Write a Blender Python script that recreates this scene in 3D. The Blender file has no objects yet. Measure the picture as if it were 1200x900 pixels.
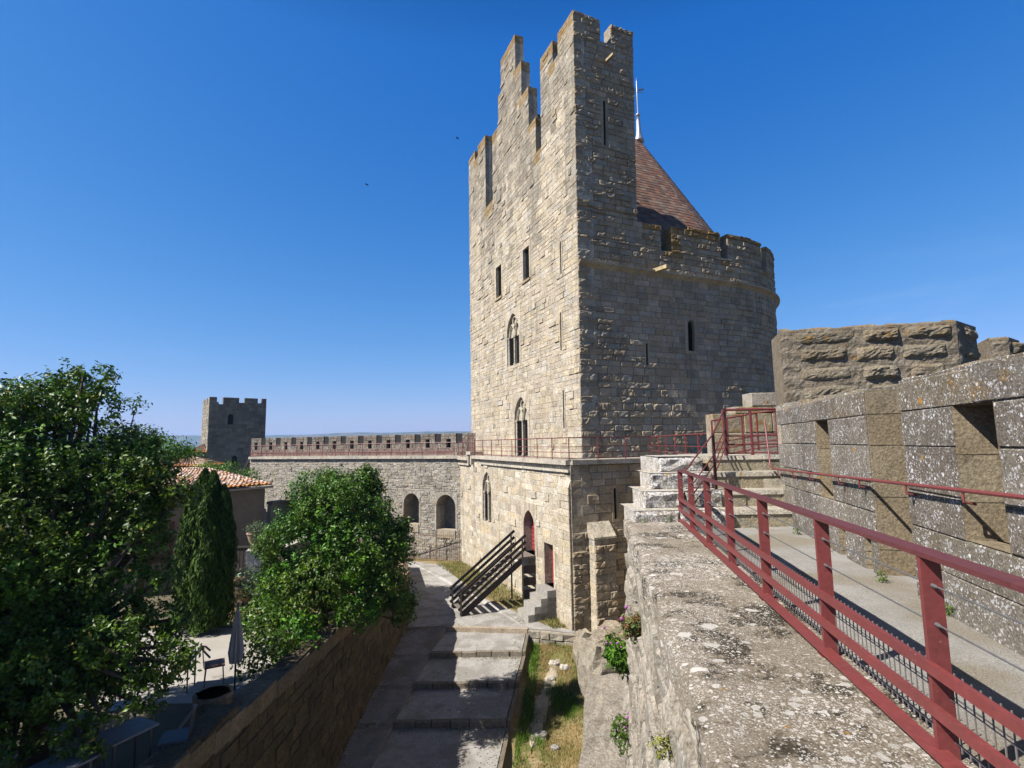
import bpy, math, random
import numpy as np
from mathutils import Vector

SC = bpy.context.scene
COL = SC.collection
rnd = random.Random(7)
npr = np.random.default_rng(11)
PI = math.pi
def V(*a): return np.array(a, dtype=float)
UP = V(0, 0, 1)
def unit(v):
    v = np.asarray(v, float); return v / (np.linalg.norm(v) + 1e-12)

# ------------------------------------------------------------------ scene objects
def tag(o, label=None, cat=None, group=None, kind=None):
    if label: o['label'] = label
    if cat: o['category'] = cat
    if group: o['group'] = group
    if kind: o['kind'] = kind
    return o
def thing(name, label, cat, loc=(0, 0, 0), group=None):
    o = bpy.data.objects.new(name, None); COL.objects.link(o)
    o.location = loc; o.empty_display_size = .2
    return tag(o, label, cat, group)
def wloc(o):
    p = V(0, 0, 0)
    while o is not None:
        p = p + V(*o.location); o = o.parent
    return p

class MB:
    def __init__(s): s.v = []; s.f = []; s.c = []
    def add(s, vs, fs, col=(.4, .4, .4, 0)):
        b = len(s.v); s.v.extend([tuple(p) for p in vs])
        for f in fs:
            s.f.append(tuple(i + b for i in f)); s.c.append(col)
    def quad(s, a, b, c, d, col=(.4, .4, .4, 0)): s.add([a, b, c, d], [(0, 1, 2, 3)], col)
    def hexa(s, q, col=(.4, .4, .4, 0)):       # q: 4 lower + 4 upper points
        s.add(q, [(3, 2, 1, 0), (4, 5, 6, 7), (0, 1, 5, 4), (1, 2, 6, 5), (2, 3, 7, 6), (3, 0, 4, 7)], col)
    def box(s, c, sx, sy, sz, ax=(1, 0, 0), col=(.4, .4, .4, 0)):   # c centre of the base
        c = np.asarray(c, float); a = unit(ax); b = np.cross(UP, a)
        q = [c + a * x + b * y for x, y in ((-sx/2, -sy/2), (sx/2, -sy/2), (sx/2, sy/2), (-sx/2, sy/2))]
        s.hexa(q + [p + UP * sz for p in q], col)
    def bar(s, p, q, w, h, up=UP, col=(.4, .4, .4, 0)):
        p = np.asarray(p, float); q = np.asarray(q, float); d = unit(q - p)
        a = np.cross(d, up)
        if np.linalg.norm(a) < 1e-5: a = np.cross(d, V(1, 0, 0))
        a = unit(a); b = unit(np.cross(a, d))
        o = [a * (-w/2) + b * (-h/2), a * (w/2) + b * (-h/2), a * (w/2) + b * (h/2), a * (-w/2) + b * (h/2)]
        s.add([p + x for x in o] + [q + x for x in o],
              [(0, 1, 2, 3), (7, 6, 5, 4), (1, 0, 4, 5), (2, 1, 5, 6), (3, 2, 6, 7), (0, 3, 7, 4)], col)
    def tube(s, pts, rs, n=8, col=(.4, .4, .4, 0), cap=True):
        pts = [np.asarray(p, float) for p in pts]
        if not hasattr(rs, '__len__'): rs = [rs] * len(pts)
        vs = []; fs = []
        ref = None
        for i, p in enumerate(pts):
            d = unit(pts[min(i + 1, len(pts) - 1)] - pts[max(i - 1, 0)])
            if ref is None:
                ref = V(1, 0, 0) if abs(d[0]) < .8 else V(0, 1, 0)
            a = unit(ref - d * np.dot(ref, d)); b = np.cross(d, a); ref = a
            for k in range(n):
                t = 2 * PI * k / n
                vs.append(p + (a * math.cos(t) + b * math.sin(t)) * rs[i])
        for i in range(len(pts) - 1):
            for k in range(n):
                k2 = (k + 1) % n
                fs.append((i*n + k, i*n + k2, (i+1)*n + k2, (i+1)*n + k))
        if cap:
            fs.append(tuple(range(n))[::-1]); fs.append(tuple(range((len(pts)-1)*n, len(pts)*n)))
        s.add(vs, fs, col)
    def lathe(s, c, prof, n=20, col=(.4, .4, .4, 0)):
        c = np.asarray(c, float)
        s.tube([c + UP * z for r, z in prof], [max(r, .001) for r, z in prof], n, col)
    def prism(s, poly, h, col=(.4, .4, .4, 0)):   # poly of (x,y,z) bottom, extruded up by h
        n = len(poly); P = [np.asarray(p, float) for p in poly]
        s.add(P + [p + UP * h for p in P], [tuple(range(n))[::-1], tuple(range(n, 2*n))] +
              [(i, (i+1) % n, (i+1) % n + n, i + n) for i in range(n)], col)
    def build(s, name, mat, parent=None, smooth=False, loc=None):
        me = bpy.data.meshes.new(name)
        off = wloc(parent) if parent is not None else (V(*loc) if loc is not None else V(0, 0, 0))
        vs = np.array(s.v, float) - off
        me.from_pydata(vs.tolist(), [], s.f)
        at = me.attributes.new('tint', 'FLOAT_COLOR', 'FACE')
        cc = np.array([(c[0], c[1], c[2], c[3] if len(c) > 3 else 0) for c in s.c], dtype=np.float32)
        at.data.foreach_set('color', cc.ravel())
        if smooth: me.polygons.foreach_set('use_smooth', [True] * len(me.polygons))
        me.materials.append(mat)
        o = bpy.data.objects.new(name, me); COL.objects.link(o)
        if parent is not None: o.parent = parent
        elif loc is not None: o.location = loc
        return o

def jit(c, a=.12, l=0, r=rnd):
    k = 1 + r.uniform(-a, a); h = r.uniform(-a, a) * .25
    return (max(.005, c[0] * k * (1 + h)), max(.005, c[1] * k), max(.005, c[2] * k * (1 - h)), l)

# ------------------------------------------------------------------ materials
def newmat(name):
    m = bpy.data.materials.new(name); m.use_nodes = True
    nt = m.node_tree; nt.nodes.clear()
    out = nt.nodes.new('ShaderNodeOutputMaterial'); b = nt.nodes.new('ShaderNodeBsdfPrincipled')
    nt.links.new(b.outputs[0], out.inputs[0])
    return m, nt, b
ALB = .77      # the whole palette was picked for a darker exposure; this brings it to real reflectances
class NT:
    def base(s, c, b, k=None):
        k = ALB if k is None else k
        s.l(s.mix(1.0, c, (k, k, k), 'MULTIPLY'), b.inputs['Base Color'])
    def __init__(s, nt): s.nt = nt
    def n(s, t, **k):
        x = s.nt.nodes.new(t)
        for a, v in k.items(): setattr(x, a, v)
        return x
    def l(s, a, b): s.nt.links.new(a, b)
    def pos(s): return s.n('ShaderNodeTexCoord').outputs['Object']
    def scaled(s, vec, sc):
        m = s.n('ShaderNodeMapping'); m.inputs['Scale'].default_value = sc; s.l(vec, m.inputs['Vector']); return m.outputs[0]
    def noise(s, vec, scale, detail=4, rough=.55):
        x = s.n('ShaderNodeTexNoise'); x.inputs['Scale'].default_value = scale
        x.inputs['Detail'].default_value = detail; x.inputs['Roughness'].default_value = rough
        s.l(vec, x.inputs['Vector']); return x.outputs['Fac']
    def ramp(s, fac, a, b, ca=(0, 0, 0, 1), cb=(1, 1, 1, 1)):
        r = s.n('ShaderNodeValToRGB'); r.color_ramp.elements[0].position = a; r.color_ramp.elements[1].position = b
        r.color_ramp.elements[0].color = ca; r.color_ramp.elements[1].color = cb
        s.l(fac, r.inputs[0]); return r.outputs[0]
    def mr(s, fac, a, b, c, d):
        m = s.n('ShaderNodeMapRange'); s.l(fac, m.inputs[0])
        for i, v in enumerate((a, b, c, d)): m.inputs[i + 1].default_value = v
        return m.outputs[0]
    def math(s, op, a, b=None):
        m = s.n('ShaderNodeMath', operation=op)
        for i, v in enumerate((a, b)):
            if v is None: continue
            if isinstance(v, (int, float)): m.inputs[i].default_value = v
            else: s.l(v, m.inputs[i])
        return m.outputs[0]
    def mix(s, fac, a, b, mode='MIX'):
        m = s.n('ShaderNodeMix', data_type='RGBA', blend_type=mode)
        if isinstance(fac, (int, float)): m.inputs[0].default_value = fac
        else: s.l(fac, m.inputs[0])
        for i, v in ((6, a), (7, b)):
            if isinstance(v, tuple): m.inputs[i].default_value = v if len(v) == 4 else v + (1,)
            else: s.l(v, m.inputs[i])
        return m.outputs[2]
    def attr(s, name='tint'):
        a = s.n('ShaderNodeAttribute'); a.attribute_name = name; return a
    def bump(s, h, strength, dist, b):
        x = s.n('ShaderNodeBump'); x.inputs['Strength'].default_value = strength; x.inputs['Distance'].default_value = dist
        s.l(h, x.inputs['Height']); s.l(x.outputs[0], b.inputs['Normal'])

def stone_mat(name, white=0., wscale=22, orange=0., dark=.0, bump=.5, bdist=.02, fine=14, streak=0.0, contrast=.5, wsize=.62, wcol=(.62, .62, .62), dots=0.):
    m, nt, b = newmat(name); g = NT(nt); p = g.pos(); a = g.attr()
    n1 = g.noise(p, fine, 6, .65); n2 = g.noise(p, 1.3, 4, .6); n3 = g.noise(p, 4.5, 5, .6)
    f = g.mr(n1, .3, .7, 1 - contrast, 1 + contrast)
    f2 = g.mr(n2, .3, .7, .82, 1.16)
    ff = g.math('MULTIPLY', f, f2)
    c = g.mix(1.0, a.outputs['Color'], ff, 'MULTIPLY')
    if streak:
        st = g.noise(g.scaled(p, (1.6, 1.6, .12)), 1.5, 4, .6)
        c = g.mix(g.math('MULTIPLY', g.mr(st, .52, .72, 0, 1), streak), c, (.07, .062, .05))
    if dark:
        dk = g.mr(n3, .55, .66, 0, dark); c = g.mix(dk, c, (.06, .05, .038))
    if white:
        w1 = g.noise(p, wscale, 3, .6); w2 = g.noise(p, wscale * .22, 3, .6)
        wsum = g.math('ADD', g.math('MULTIPLY', w1, .72), g.math('MULTIPLY', w2, .34))
        wm = g.mr(wsum, wsize - .04, wsize + .02, 0, white)
        c = g.mix(wm, c, wcol)
    for dsc, ddist, dk_ in (((46, .34, 1.0), (21, .36, .55)) if dots else ()):
        dv = g.n('ShaderNodeTexVoronoi'); dv.inputs['Scale'].default_value = dsc
        w0 = g.n('ShaderNodeVectorMath', operation='ADD'); g.l(p, w0.inputs[0]); w1_ = g.n('ShaderNodeTexNoise'); w1_.inputs['Scale'].default_value = dsc * .8; w1_.inputs['Detail'].default_value = 2; g.l(p, w1_.inputs['Vector'])
        w2_ = g.n('ShaderNodeVectorMath', operation='SCALE'); w2_.inputs[3].default_value = .9 / dsc; g.l(w1_.outputs['Color'], w2_.inputs[0]); g.l(w2_.outputs[0], w0.inputs[1]); g.l(w0.outputs[0], dv.inputs['Vector'])
        ds = g.n('ShaderNodeSeparateColor'); g.l(dv.outputs['Color'], ds.inputs[0])
        dens = g.math('MULTIPLY', g.mr(g.noise(p, 2.6, 4, .6), .38, .68, .04, .7), dots * dk_)
        c = g.mix(g.math('MULTIPLY', g.mr(dv.outputs['Distance'], ddist - .06, ddist + .04, 1, 0), g.math('LESS_THAN', ds.outputs[1], dens)), c, g.mix(ds.outputs[2], (.34, .33, .32), (.68, .67, .68)))
    # ochre lichen: alpha of the tint says how much grows there
    vo = g.n('ShaderNodeTexVoronoi'); vo.inputs['Scale'].default_value = 5.0
    wob = g.n('ShaderNodeVectorMath', operation='ADD'); g.l(p, wob.inputs[0])
    nn = g.n('ShaderNodeTexNoise'); nn.inputs['Scale'].default_value = 9; nn.inputs['Detail'].default_value = 3; g.l(p, nn.inputs['Vector'])
    sc = g.n('ShaderNodeVectorMath', operation='SCALE'); sc.inputs[3].default_value = .12; g.l(nn.outputs['Color'], sc.inputs[0]); g.l(sc.outputs[0], wob.inputs[1])
    g.l(wob.outputs[0], vo.inputs['Vector'])
    sep = g.n('ShaderNodeSeparateColor'); g.l(vo.outputs['Color'], sep.inputs[0])
    spot = g.math('MULTIPLY', g.mr(vo.outputs['Distance'], .16, .2, 1, 0), g.math('LESS_THAN', sep.outputs[0], orange))
    lich = g.math('MULTIPLY', g.mr(g.math('ADD', g.math('ADD', g.math('MULTIPLY', n3, .6), g.math('MULTIPLY', n1, .4)), g.math('MULTIPLY', a.outputs['Alpha'], .2)), .64, .74, 0, .85), g.math('GREATER_THAN', a.outputs['Alpha'], .02))
    c = g.mix(lich, c, (.25, .145, .035))
    c = g.mix(spot, c, (.36, .18, .03))
    g.base(c, b)
    b.inputs['Roughness'].default_value = .92; b.inputs['Specular IOR Level'].default_value = .15
    h = g.math('ADD', n1, g.math('MULTIPLY', n3, 1.5))
    g.bump(h, bump, bdist, b)
    return m

def tint_mat(name, rough=.8, spec=.3, var=.2, scale=10, bump=0, metal=0, bdist=.01):
    m, nt, b = newmat(name); g = NT(nt); p = g.pos(); a = g.attr()
    n1 = g.noise(p, scale, 5, .6)
    c = g.mix(1.0, a.outputs['Color'], g.mr(n1, .3, .7, 1 - var, 1 + var), 'MULTIPLY')
    g.base(c, b, .68); b.inputs['Roughness'].default_value = rough
    b.inputs['Specular IOR Level'].default_value = spec; b.inputs['Metallic'].default_value = metal
    if bump: g.bump(n1, bump, bdist, b)
    return m

def leaf_mat(name, rough=.4, spec=.4, trans=.25):
    m, nt, b = newmat(name); g = NT(nt); a = g.attr()
    g.base(a.outputs['Color'], b, .8); b.inputs['Roughness'].default_value = rough
    b.inputs['Specular IOR Level'].default_value = spec
    t = g.n('ShaderNodeBsdfTranslucent'); g.l(g.mix(1.0, a.outputs['Color'], (1.2, 1.3, .4, 1), 'MULTIPLY'), t.inputs[0])
    mx = g.n('ShaderNodeMixShader'); mx.inputs[0].default_value = trans
    g.l(b.outputs[0], mx.inputs[1]); g.l(t.outputs[0], mx.inputs[2])
    out = [n for n in nt.nodes if n.type == 'OUTPUT_MATERIAL'][0]; g.l(mx.outputs[0], out.inputs[0])
    return m

M = {}
M['tower'] = stone_mat('tower_stone', white=.0, orange=.03, dark=.12, bump=.8, bdist=.025, streak=.35, contrast=.45, fine=11)
M['flank'] = stone_mat('flank_stone', orange=.05, bump=.7, bdist=.03, streak=.25, contrast=.35)
M['curtain'] = stone_mat('curtain_stone', white=.35, wscale=9, orange=.04, dark=.35, bump=.6, bdist=.03, streak=.3, contrast=.4)
M['parapet'] = stone_mat('parapet_stone', white=.7, wscale=34, orange=.13, dark=.35, bump=.9, bdist=.012, contrast=.6, fine=40, wsize=.64, wcol=(.62, .61, .62), dots=.8)
M['reveal'] = stone_mat('reveal_stone', white=.0, wscale=26, orange=.06, dark=.2, bump=.9, bdist=.015, contrast=.45, fine=34)
M['white_block'] = stone_mat('whitened_stone', white=.8, wscale=24, orange=.06, dark=.3, bump=.9, bdist=.012, contrast=.6, fine=30, wsize=.56, dots=.8, wcol=(.6, .59, .59))
M['nearwall'] = stone_mat('weathered_stone', white=.35, wscale=14, orange=.05, dark=.3, bump=1.0, bdist=.03, contrast=.5, fine=22, streak=.4, wsize=.58, wcol=(.46, .44, .4))
M['merlon'] = stone_mat('merlon_stone', white=.15, wscale=30, orange=.1, dark=.25, bump=1.0, bdist=.02, contrast=.5, fine=26, wsize=.6)
M['retain'] = stone_mat('retaining_stone', orange=.03, dark=.3, bump=.7, bdist=.03, contrast=.4, streak=.3)
M['render_wall'] = tint_mat('plaster', .95, .1, .12, 3, .3)
def paint_mat():
    m, nt, b = newmat('red_paint'); g = NT(nt); p = g.pos(); a = g.attr()
    n1 = g.noise(p, 30, 5, .6); n2 = g.noise(p, 4, 4, .6); n3 = g.noise(p, 55, 3, .5)
    c = g.mix(1.0, a.outputs['Color'], g.mr(n1, .3, .7, .85, 1.15), 'MULTIPLY')
    c = g.mix(g.mr(n2, .4, .7, 0, .45), c, (.12, .04, .035))
    c = g.mix(g.mr(g.math('ADD', g.math('MULTIPLY', n3, .7), g.math('MULTIPLY', n2, .3)), .66, .7, 0, .55), c, (.42, .33, .3))
    c = g.mix(g.mr(g.math('ADD', g.math('MULTIPLY', n3, .6), g.math('MULTIPLY', n1, .4)), .36, .31, 0, .8), c, (.06, .03, .02))
    g.base(c, b, .72); g.l(g.mr(n1, .3, .7, .4, .62), b.inputs['Roughness']); b.inputs['Specular IOR Level'].default_value = .4
    g.bump(n1, .15, .004, b); return m
M['red_paint'] = paint_mat()
M['wood_dark'] = tint_mat('dark_timber', .75, .25, .3, 18, .3)
M['metal'] = tint_mat('grey_metal', .4, .5, .1, 20, 0, .6)
M['dark_metal'] = tint_mat('dark_iron', .6, .4, .2, 20)
M['tile'] = tint_mat('clay_tile', .85, .2, .25, 25, .3)
M['roof'] = tint_mat('flat_tile', .8, .25, .22, 8, .3)
M['dark'] = tint_mat('dark_interior', 1, .0, .2, 4)
M['leaf'] = leaf_mat('glossy_leaf', .42, .22, .14)
M['leaf_dull'] = leaf_mat('dull_leaf', .6, .15, .15)
M['needle'] = leaf_mat('cypress_spray', .65, .1, .1)
M['bark'] = tint_mat('bark', .95, .1, .4, 20, .6)
M['cloth'] = tint_mat('cloth', .9, .1, .1, 12)
M['plastic'] = tint_mat('furniture', .5, .4, .08, 10)
M['clay'] = tint_mat('terracotta', .85, .2, .25, 15, .3)

# coping: grey brown slab with white lichen plaques and black moss
def coping_mat():
    m, nt, b = newmat('coping_stone'); g = NT(nt); p = g.pos(); a = g.attr()
    n1 = g.noise(p, 70, 6, .75); n2 = g.noise(p, 1.7, 5, .6); n3 = g.noise(p, 7, 5, .65); n5 = g.noise(p, 22, 4, .6)
    c = g.mix(1.0, a.outputs['Color'], g.mr(n1, .3, .7, .25, 1.75), 'MULTIPLY')
    c = g.mix(g.mr(n2, .42, .62, 0, .6), c, g.mix(g.mr(n1, .35, .65, 0, 1), (.11, .085, .055), (.24, .19, .125)))
    moss = g.math('ADD', g.math('MULTIPLY', n2, .62), g.math('ADD', g.math('MULTIPLY', n3, .3), g.math('MULTIPLY', n5, .2)))
    c = g.mix(g.mr(moss, .565, .63, 0, .92), c, g.mix(g.mr(n1, .4, .6, 0, 1), (.02, .017, .012), (.07, .058, .04)))
    pn = g.n('ShaderNodeVectorMath', operation='ADD'); g.l(p, pn.inputs[0]); pn.inputs[1].default_value = (13.1, 4.7, 2.2)
    m2 = g.noise(pn.outputs[0], 1.3, 3, .5)
    for dsc, dd, base, k in ((75, .4, .2, .6), (32, .38, .14, .55), (12, .36, .03, .4), (4.6, .33, .04, .32)):
        dv = g.n('ShaderNodeTexVoronoi'); dv.inputs['Scale'].default_value = dsc
        w0 = g.n('ShaderNodeVectorMath', operation='ADD'); g.l(p, w0.inputs[0]); wn = g.n('ShaderNodeTexNoise'); wn.inputs['Scale'].default_value = dsc * 1.1; wn.inputs['Detail'].default_value = 4; g.l(p, wn.inputs['Vector'])
        w2 = g.n('ShaderNodeVectorMath', operation='SCALE'); w2.inputs[3].default_value = .9 / dsc; g.l(wn.outputs['Color'], w2.inputs[0]); g.l(w2.outputs[0], w0.inputs[1]); g.l(w0.outputs[0], dv.inputs['Vector'])
        ds = g.n('ShaderNodeSeparateColor'); g.l(dv.outputs['Color'], ds.inputs[0])
        dens = g.math('ADD', g.math('MULTIPLY', g.mr(m2, .38, .62, 0, 1), k), base)
        mk = g.math('MULTIPLY', g.mr(dv.outputs['Distance'], dd - .03, dd + .03, 1, 0), g.math('LESS_THAN', ds.outputs[1], dens))
        c = g.mix(g.math('MULTIPLY', mk, .92), c, g.mix(ds.outputs[2], (.4, .37, .325), (.7, .66, .6)))
    vo = g.n('ShaderNodeTexVoronoi'); vo.inputs['Scale'].default_value = 11; g.l(p, vo.inputs['Vector'])
    sep = g.n('ShaderNodeSeparateColor'); g.l(vo.outputs['Color'], sep.inputs[0])
    spot = g.math('MULTIPLY', g.mr(vo.outputs['Distance'], .1, .2, 1, 0), g.math('LESS_THAN', sep.outputs[0], .06))
    c = g.mix(g.math('MULTIPLY', spot, .85), c, (.34, .17, .04))
    g.base(c, b); b.inputs['Roughness'].default_value = .95; b.inputs['Specular IOR Level'].default_value = .12
    g.bump(g.math('ADD', n1, g.math('MULTIPLY', n3, 2.)), 1.0, .014, b)
    return m
M['coping'] = coping_mat()
def ground_mat(name, c1, c2, scale=3, fine=60, bump=.6, c3=None, fleck=.25):
    m, nt, b = newmat(name); g = NT(nt); p = g.pos()
    n1 = g.noise(p, fine, 5, .7); n2 = g.noise(p, scale, 5, .6); n3 = g.noise(p, scale * .3, 3, .5)
    c = g.mix(g.mr(n2, .35, .65, 0, 1), c1, c2)
    if c3: c = g.mix(g.mr(n3, .48, .6, 0, 1), c, c3)
    c = g.mix(1.0, c, g.mr(n1, .3, .7, 1 - fleck, 1 + fleck), 'MULTIPLY')
    g.base(c, b); b.inputs['Roughness'].default_value = .95; b.inputs['Specular IOR Level'].default_value = .1
    g.bump(n1, bump, .02, b); return m
M['gravel'] = ground_mat('pale_gravel', (.42, .40, .375), (.33, .315, .295), 3.5, 55, 1.0, (.28, .26, .235), fleck=.65)
M['asphalt_path'] = ground_mat('grey_path', (.3, .28, .27), (.22, .21, .2), 2.6, 50, .9, (.2, .18, .155), fleck=.45)
M['walk'] = ground_mat('worn_walkway', (.36, .345, .32), (.3, .285, .26), 2.6, 70, .9, (.27, .24, .19), .45)
M['dry'] = ground_mat('dry_grass_earth', (.24, .17, .075), (.3, .235, .13), 2.2, 30, .8, (.16, .15, .055), .35)
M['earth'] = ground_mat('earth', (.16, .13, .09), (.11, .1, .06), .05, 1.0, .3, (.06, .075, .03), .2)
M['dirt'] = ground_mat('pale_dirt', (.46, .40, .32), (.36, .3, .21), 3, 35, .8, fleck=.3)
M['paving'] = ground_mat('pale_paving', (.42, .39, .35), (.36, .33, .29), 1.5, 30, .3, fleck=.15)

# ------------------------------------------------------------------ masonry
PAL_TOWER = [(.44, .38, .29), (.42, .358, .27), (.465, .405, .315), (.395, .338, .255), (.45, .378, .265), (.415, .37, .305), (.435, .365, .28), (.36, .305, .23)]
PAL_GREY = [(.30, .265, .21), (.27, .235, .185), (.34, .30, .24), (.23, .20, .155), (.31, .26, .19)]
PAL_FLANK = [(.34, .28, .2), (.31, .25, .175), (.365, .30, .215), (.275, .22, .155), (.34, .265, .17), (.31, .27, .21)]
PAL_CURT = [(.32, .288, .235), (.295, .265, .22), (.345, .315, .265), (.26, .232, .19), (.31, .265, .2), (.21, .188, .155)]
def subtract(iv, holes):
    out = [iv]
    for a, b in holes:
        nx = []
        for x, y in out:
            if b <= x or a >= y: nx.append((x, y)); continue
            if a > x: nx.append((x, a))
            if b < y: nx.append((b, y))
        out = nx
    return [(x, y) for x, y in out if y - x > .04]

def masonry(mb, P, spans, z0, z1, holes=(), breaks=(), ch=(.24, .36), sl=(.3, .8), gap=.014, dj=(0., .03), bev=.014,
            thick=.5, pal=PAL_TOWER, rough=None, seed=1, lich=None, ext=.0, mortar=(.34, .3, .235), skew=.25, hole_p=0.0, mort=.018, odd=0.):
    r = random.Random(seed)
    bs = sorted(set([z0, z1] + [b for b in breaks if z0 < b < z1] + [h for q in holes for h in (q[2], q[3]) if z0 < h < z1]))
    for za, zb in zip(bs[:-1], bs[1:]):
        H = zb - za
        n = max(1, round(H / r.uniform(*ch)))
        hs = [r.uniform(*ch) for _ in range(n)]; k = H / sum(hs); z = za
        for h in hs:
            h *= k; zl, zh = z, z + h; z += h; zm = (zl + zh) / 2
            hol = [(q[0], q[1]) for q in holes if q[2] < zm < q[3]]
            for sp in spans(zm):
                for a, b in subtract(sp, hol):
                    u = a
                    while u < b - 1e-6:
                        L = r.uniform(*sl) * (1.35 if r.random() < .15 else 1)
                        if b - (u + L) < sl[0] * .6: L = b - u
                        ua, ub = u, min(b, u + L); u = ub
                        al = lich(ua, zm) if lich else 0
                        pl = pal(ua, zm) if callable(pal) else pal
                        col = jit(r.choice(pl), .10, al, r)
                        mc = jit(mortar, .08, al, r)
                        t = thick(ua, zm) if callable(thick) else thick
                        q = [P(ua, zl, -t), P(ub, zl, -t), P(ub, zl, -mort), P(ua, zl, -mort)]
                        q2 = [P(ua, zh, -t), P(ub, zh, -t), P(ub, zh, -mort), P(ua, zh, -mort)]
                        mb.hexa(q + q2, mc)
                        if r.random() < hole_p: continue
                        xa = ua + (gap / 2 if ua > a + 1e-6 else -ext); xb = ub - (gap / 2 if ub < b - 1e-6 else -ext)
                        ya, yb = zl + gap / 2, zh - gap / 2
                        if xb - xa < .03 or yb - ya < .03: continue
                        if odd and r.random() < odd: ya += r.uniform(.015, .04)
                        d = r.uniform(*dj)
                        if odd and r.random() < odd: d = r.choice((-.03, .035, .05, .07))
                        boss = rough(ua, zm) if rough else 0
                        if boss and r.random() < boss:
                            # hewn boss: bulging grid front
                            nu, nz = 6, 4; vs = []; fs = []; FU = (0, .05, .24, .5, .76, .95, 1); FZ = (0, .14, .5, .86, 1)
                            amp = r.uniform(.03, .095)
                            for j in range(nz + 1):
                                for i in range(nu + 1):
                                    fu, fz = FU[i], FZ[j]
                                    e = 0 if i in (0, nu) or j in (0, nz) else 1
                                    dd = .004 + amp * e * r.uniform(.35, 1.2)
                                    ju = r.uniform(-.14, .14) * (xb - xa) / nu if 1 < i < nu - 1 else 0
                                    jz = r.uniform(-.25, .25) * (yb - ya) / nz if 0 < j < nz else 0
                                    vs.append(P(xa + fu * (xb - xa) + ju, ya + fz * (yb - ya) + jz, dd))
                            for j in range(nz):
                                for i in range(nu):
                                    o = j * (nu + 1) + i
                                    fs.append((o, o + 1, o + nu + 2, o + nu + 1))
                            mb.add(vs, fs, col)
                            # skirt
                            mb.add([P(xa, ya, -mort), P(xb, ya, -mort), P(xb, yb, -mort), P(xa, yb, -mort), P(xa, ya, .004), P(xb, ya, .004), P(xb, yb, .004), P(xa, yb, .004)],
                                   [(0, 1, 5, 4), (1, 2, 6, 5), (2, 3, 7, 6), (3, 0, 4, 7)], col)
                            continue
                        bv = min(bev, (xb - xa) * .3, (yb - ya) * .3)
                        s1, s2, s3, s4 = [r.uniform(-skew, skew) * .03 for _ in range(4)]
                        o = [P(xa, ya, -mort), P(xb, ya, -mort), P(xb, yb, -mort), P(xa, yb, -mort)]
                        f = [P(xa + bv * r.uniform(.3, 1.6), ya + bv * r.uniform(.3, 1.6), d + s1), P(xb - bv * r.uniform(.3, 1.6), ya + bv * r.uniform(.3, 1.6), d + s2),
                             P(xb - bv * r.uniform(.3, 1.6), yb - bv * r.uniform(.3, 1.6), d + s3), P(xa + bv * r.uniform(.3, 1.6), yb - bv * r.uniform(.3, 1.6), d + s4)]
                        mb.add(o + f, [(4, 5, 6, 7), (0, 1, 5, 4), (1, 2, 6, 5), (2, 3, 7, 6), (3, 0, 4, 7)], col)

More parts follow.
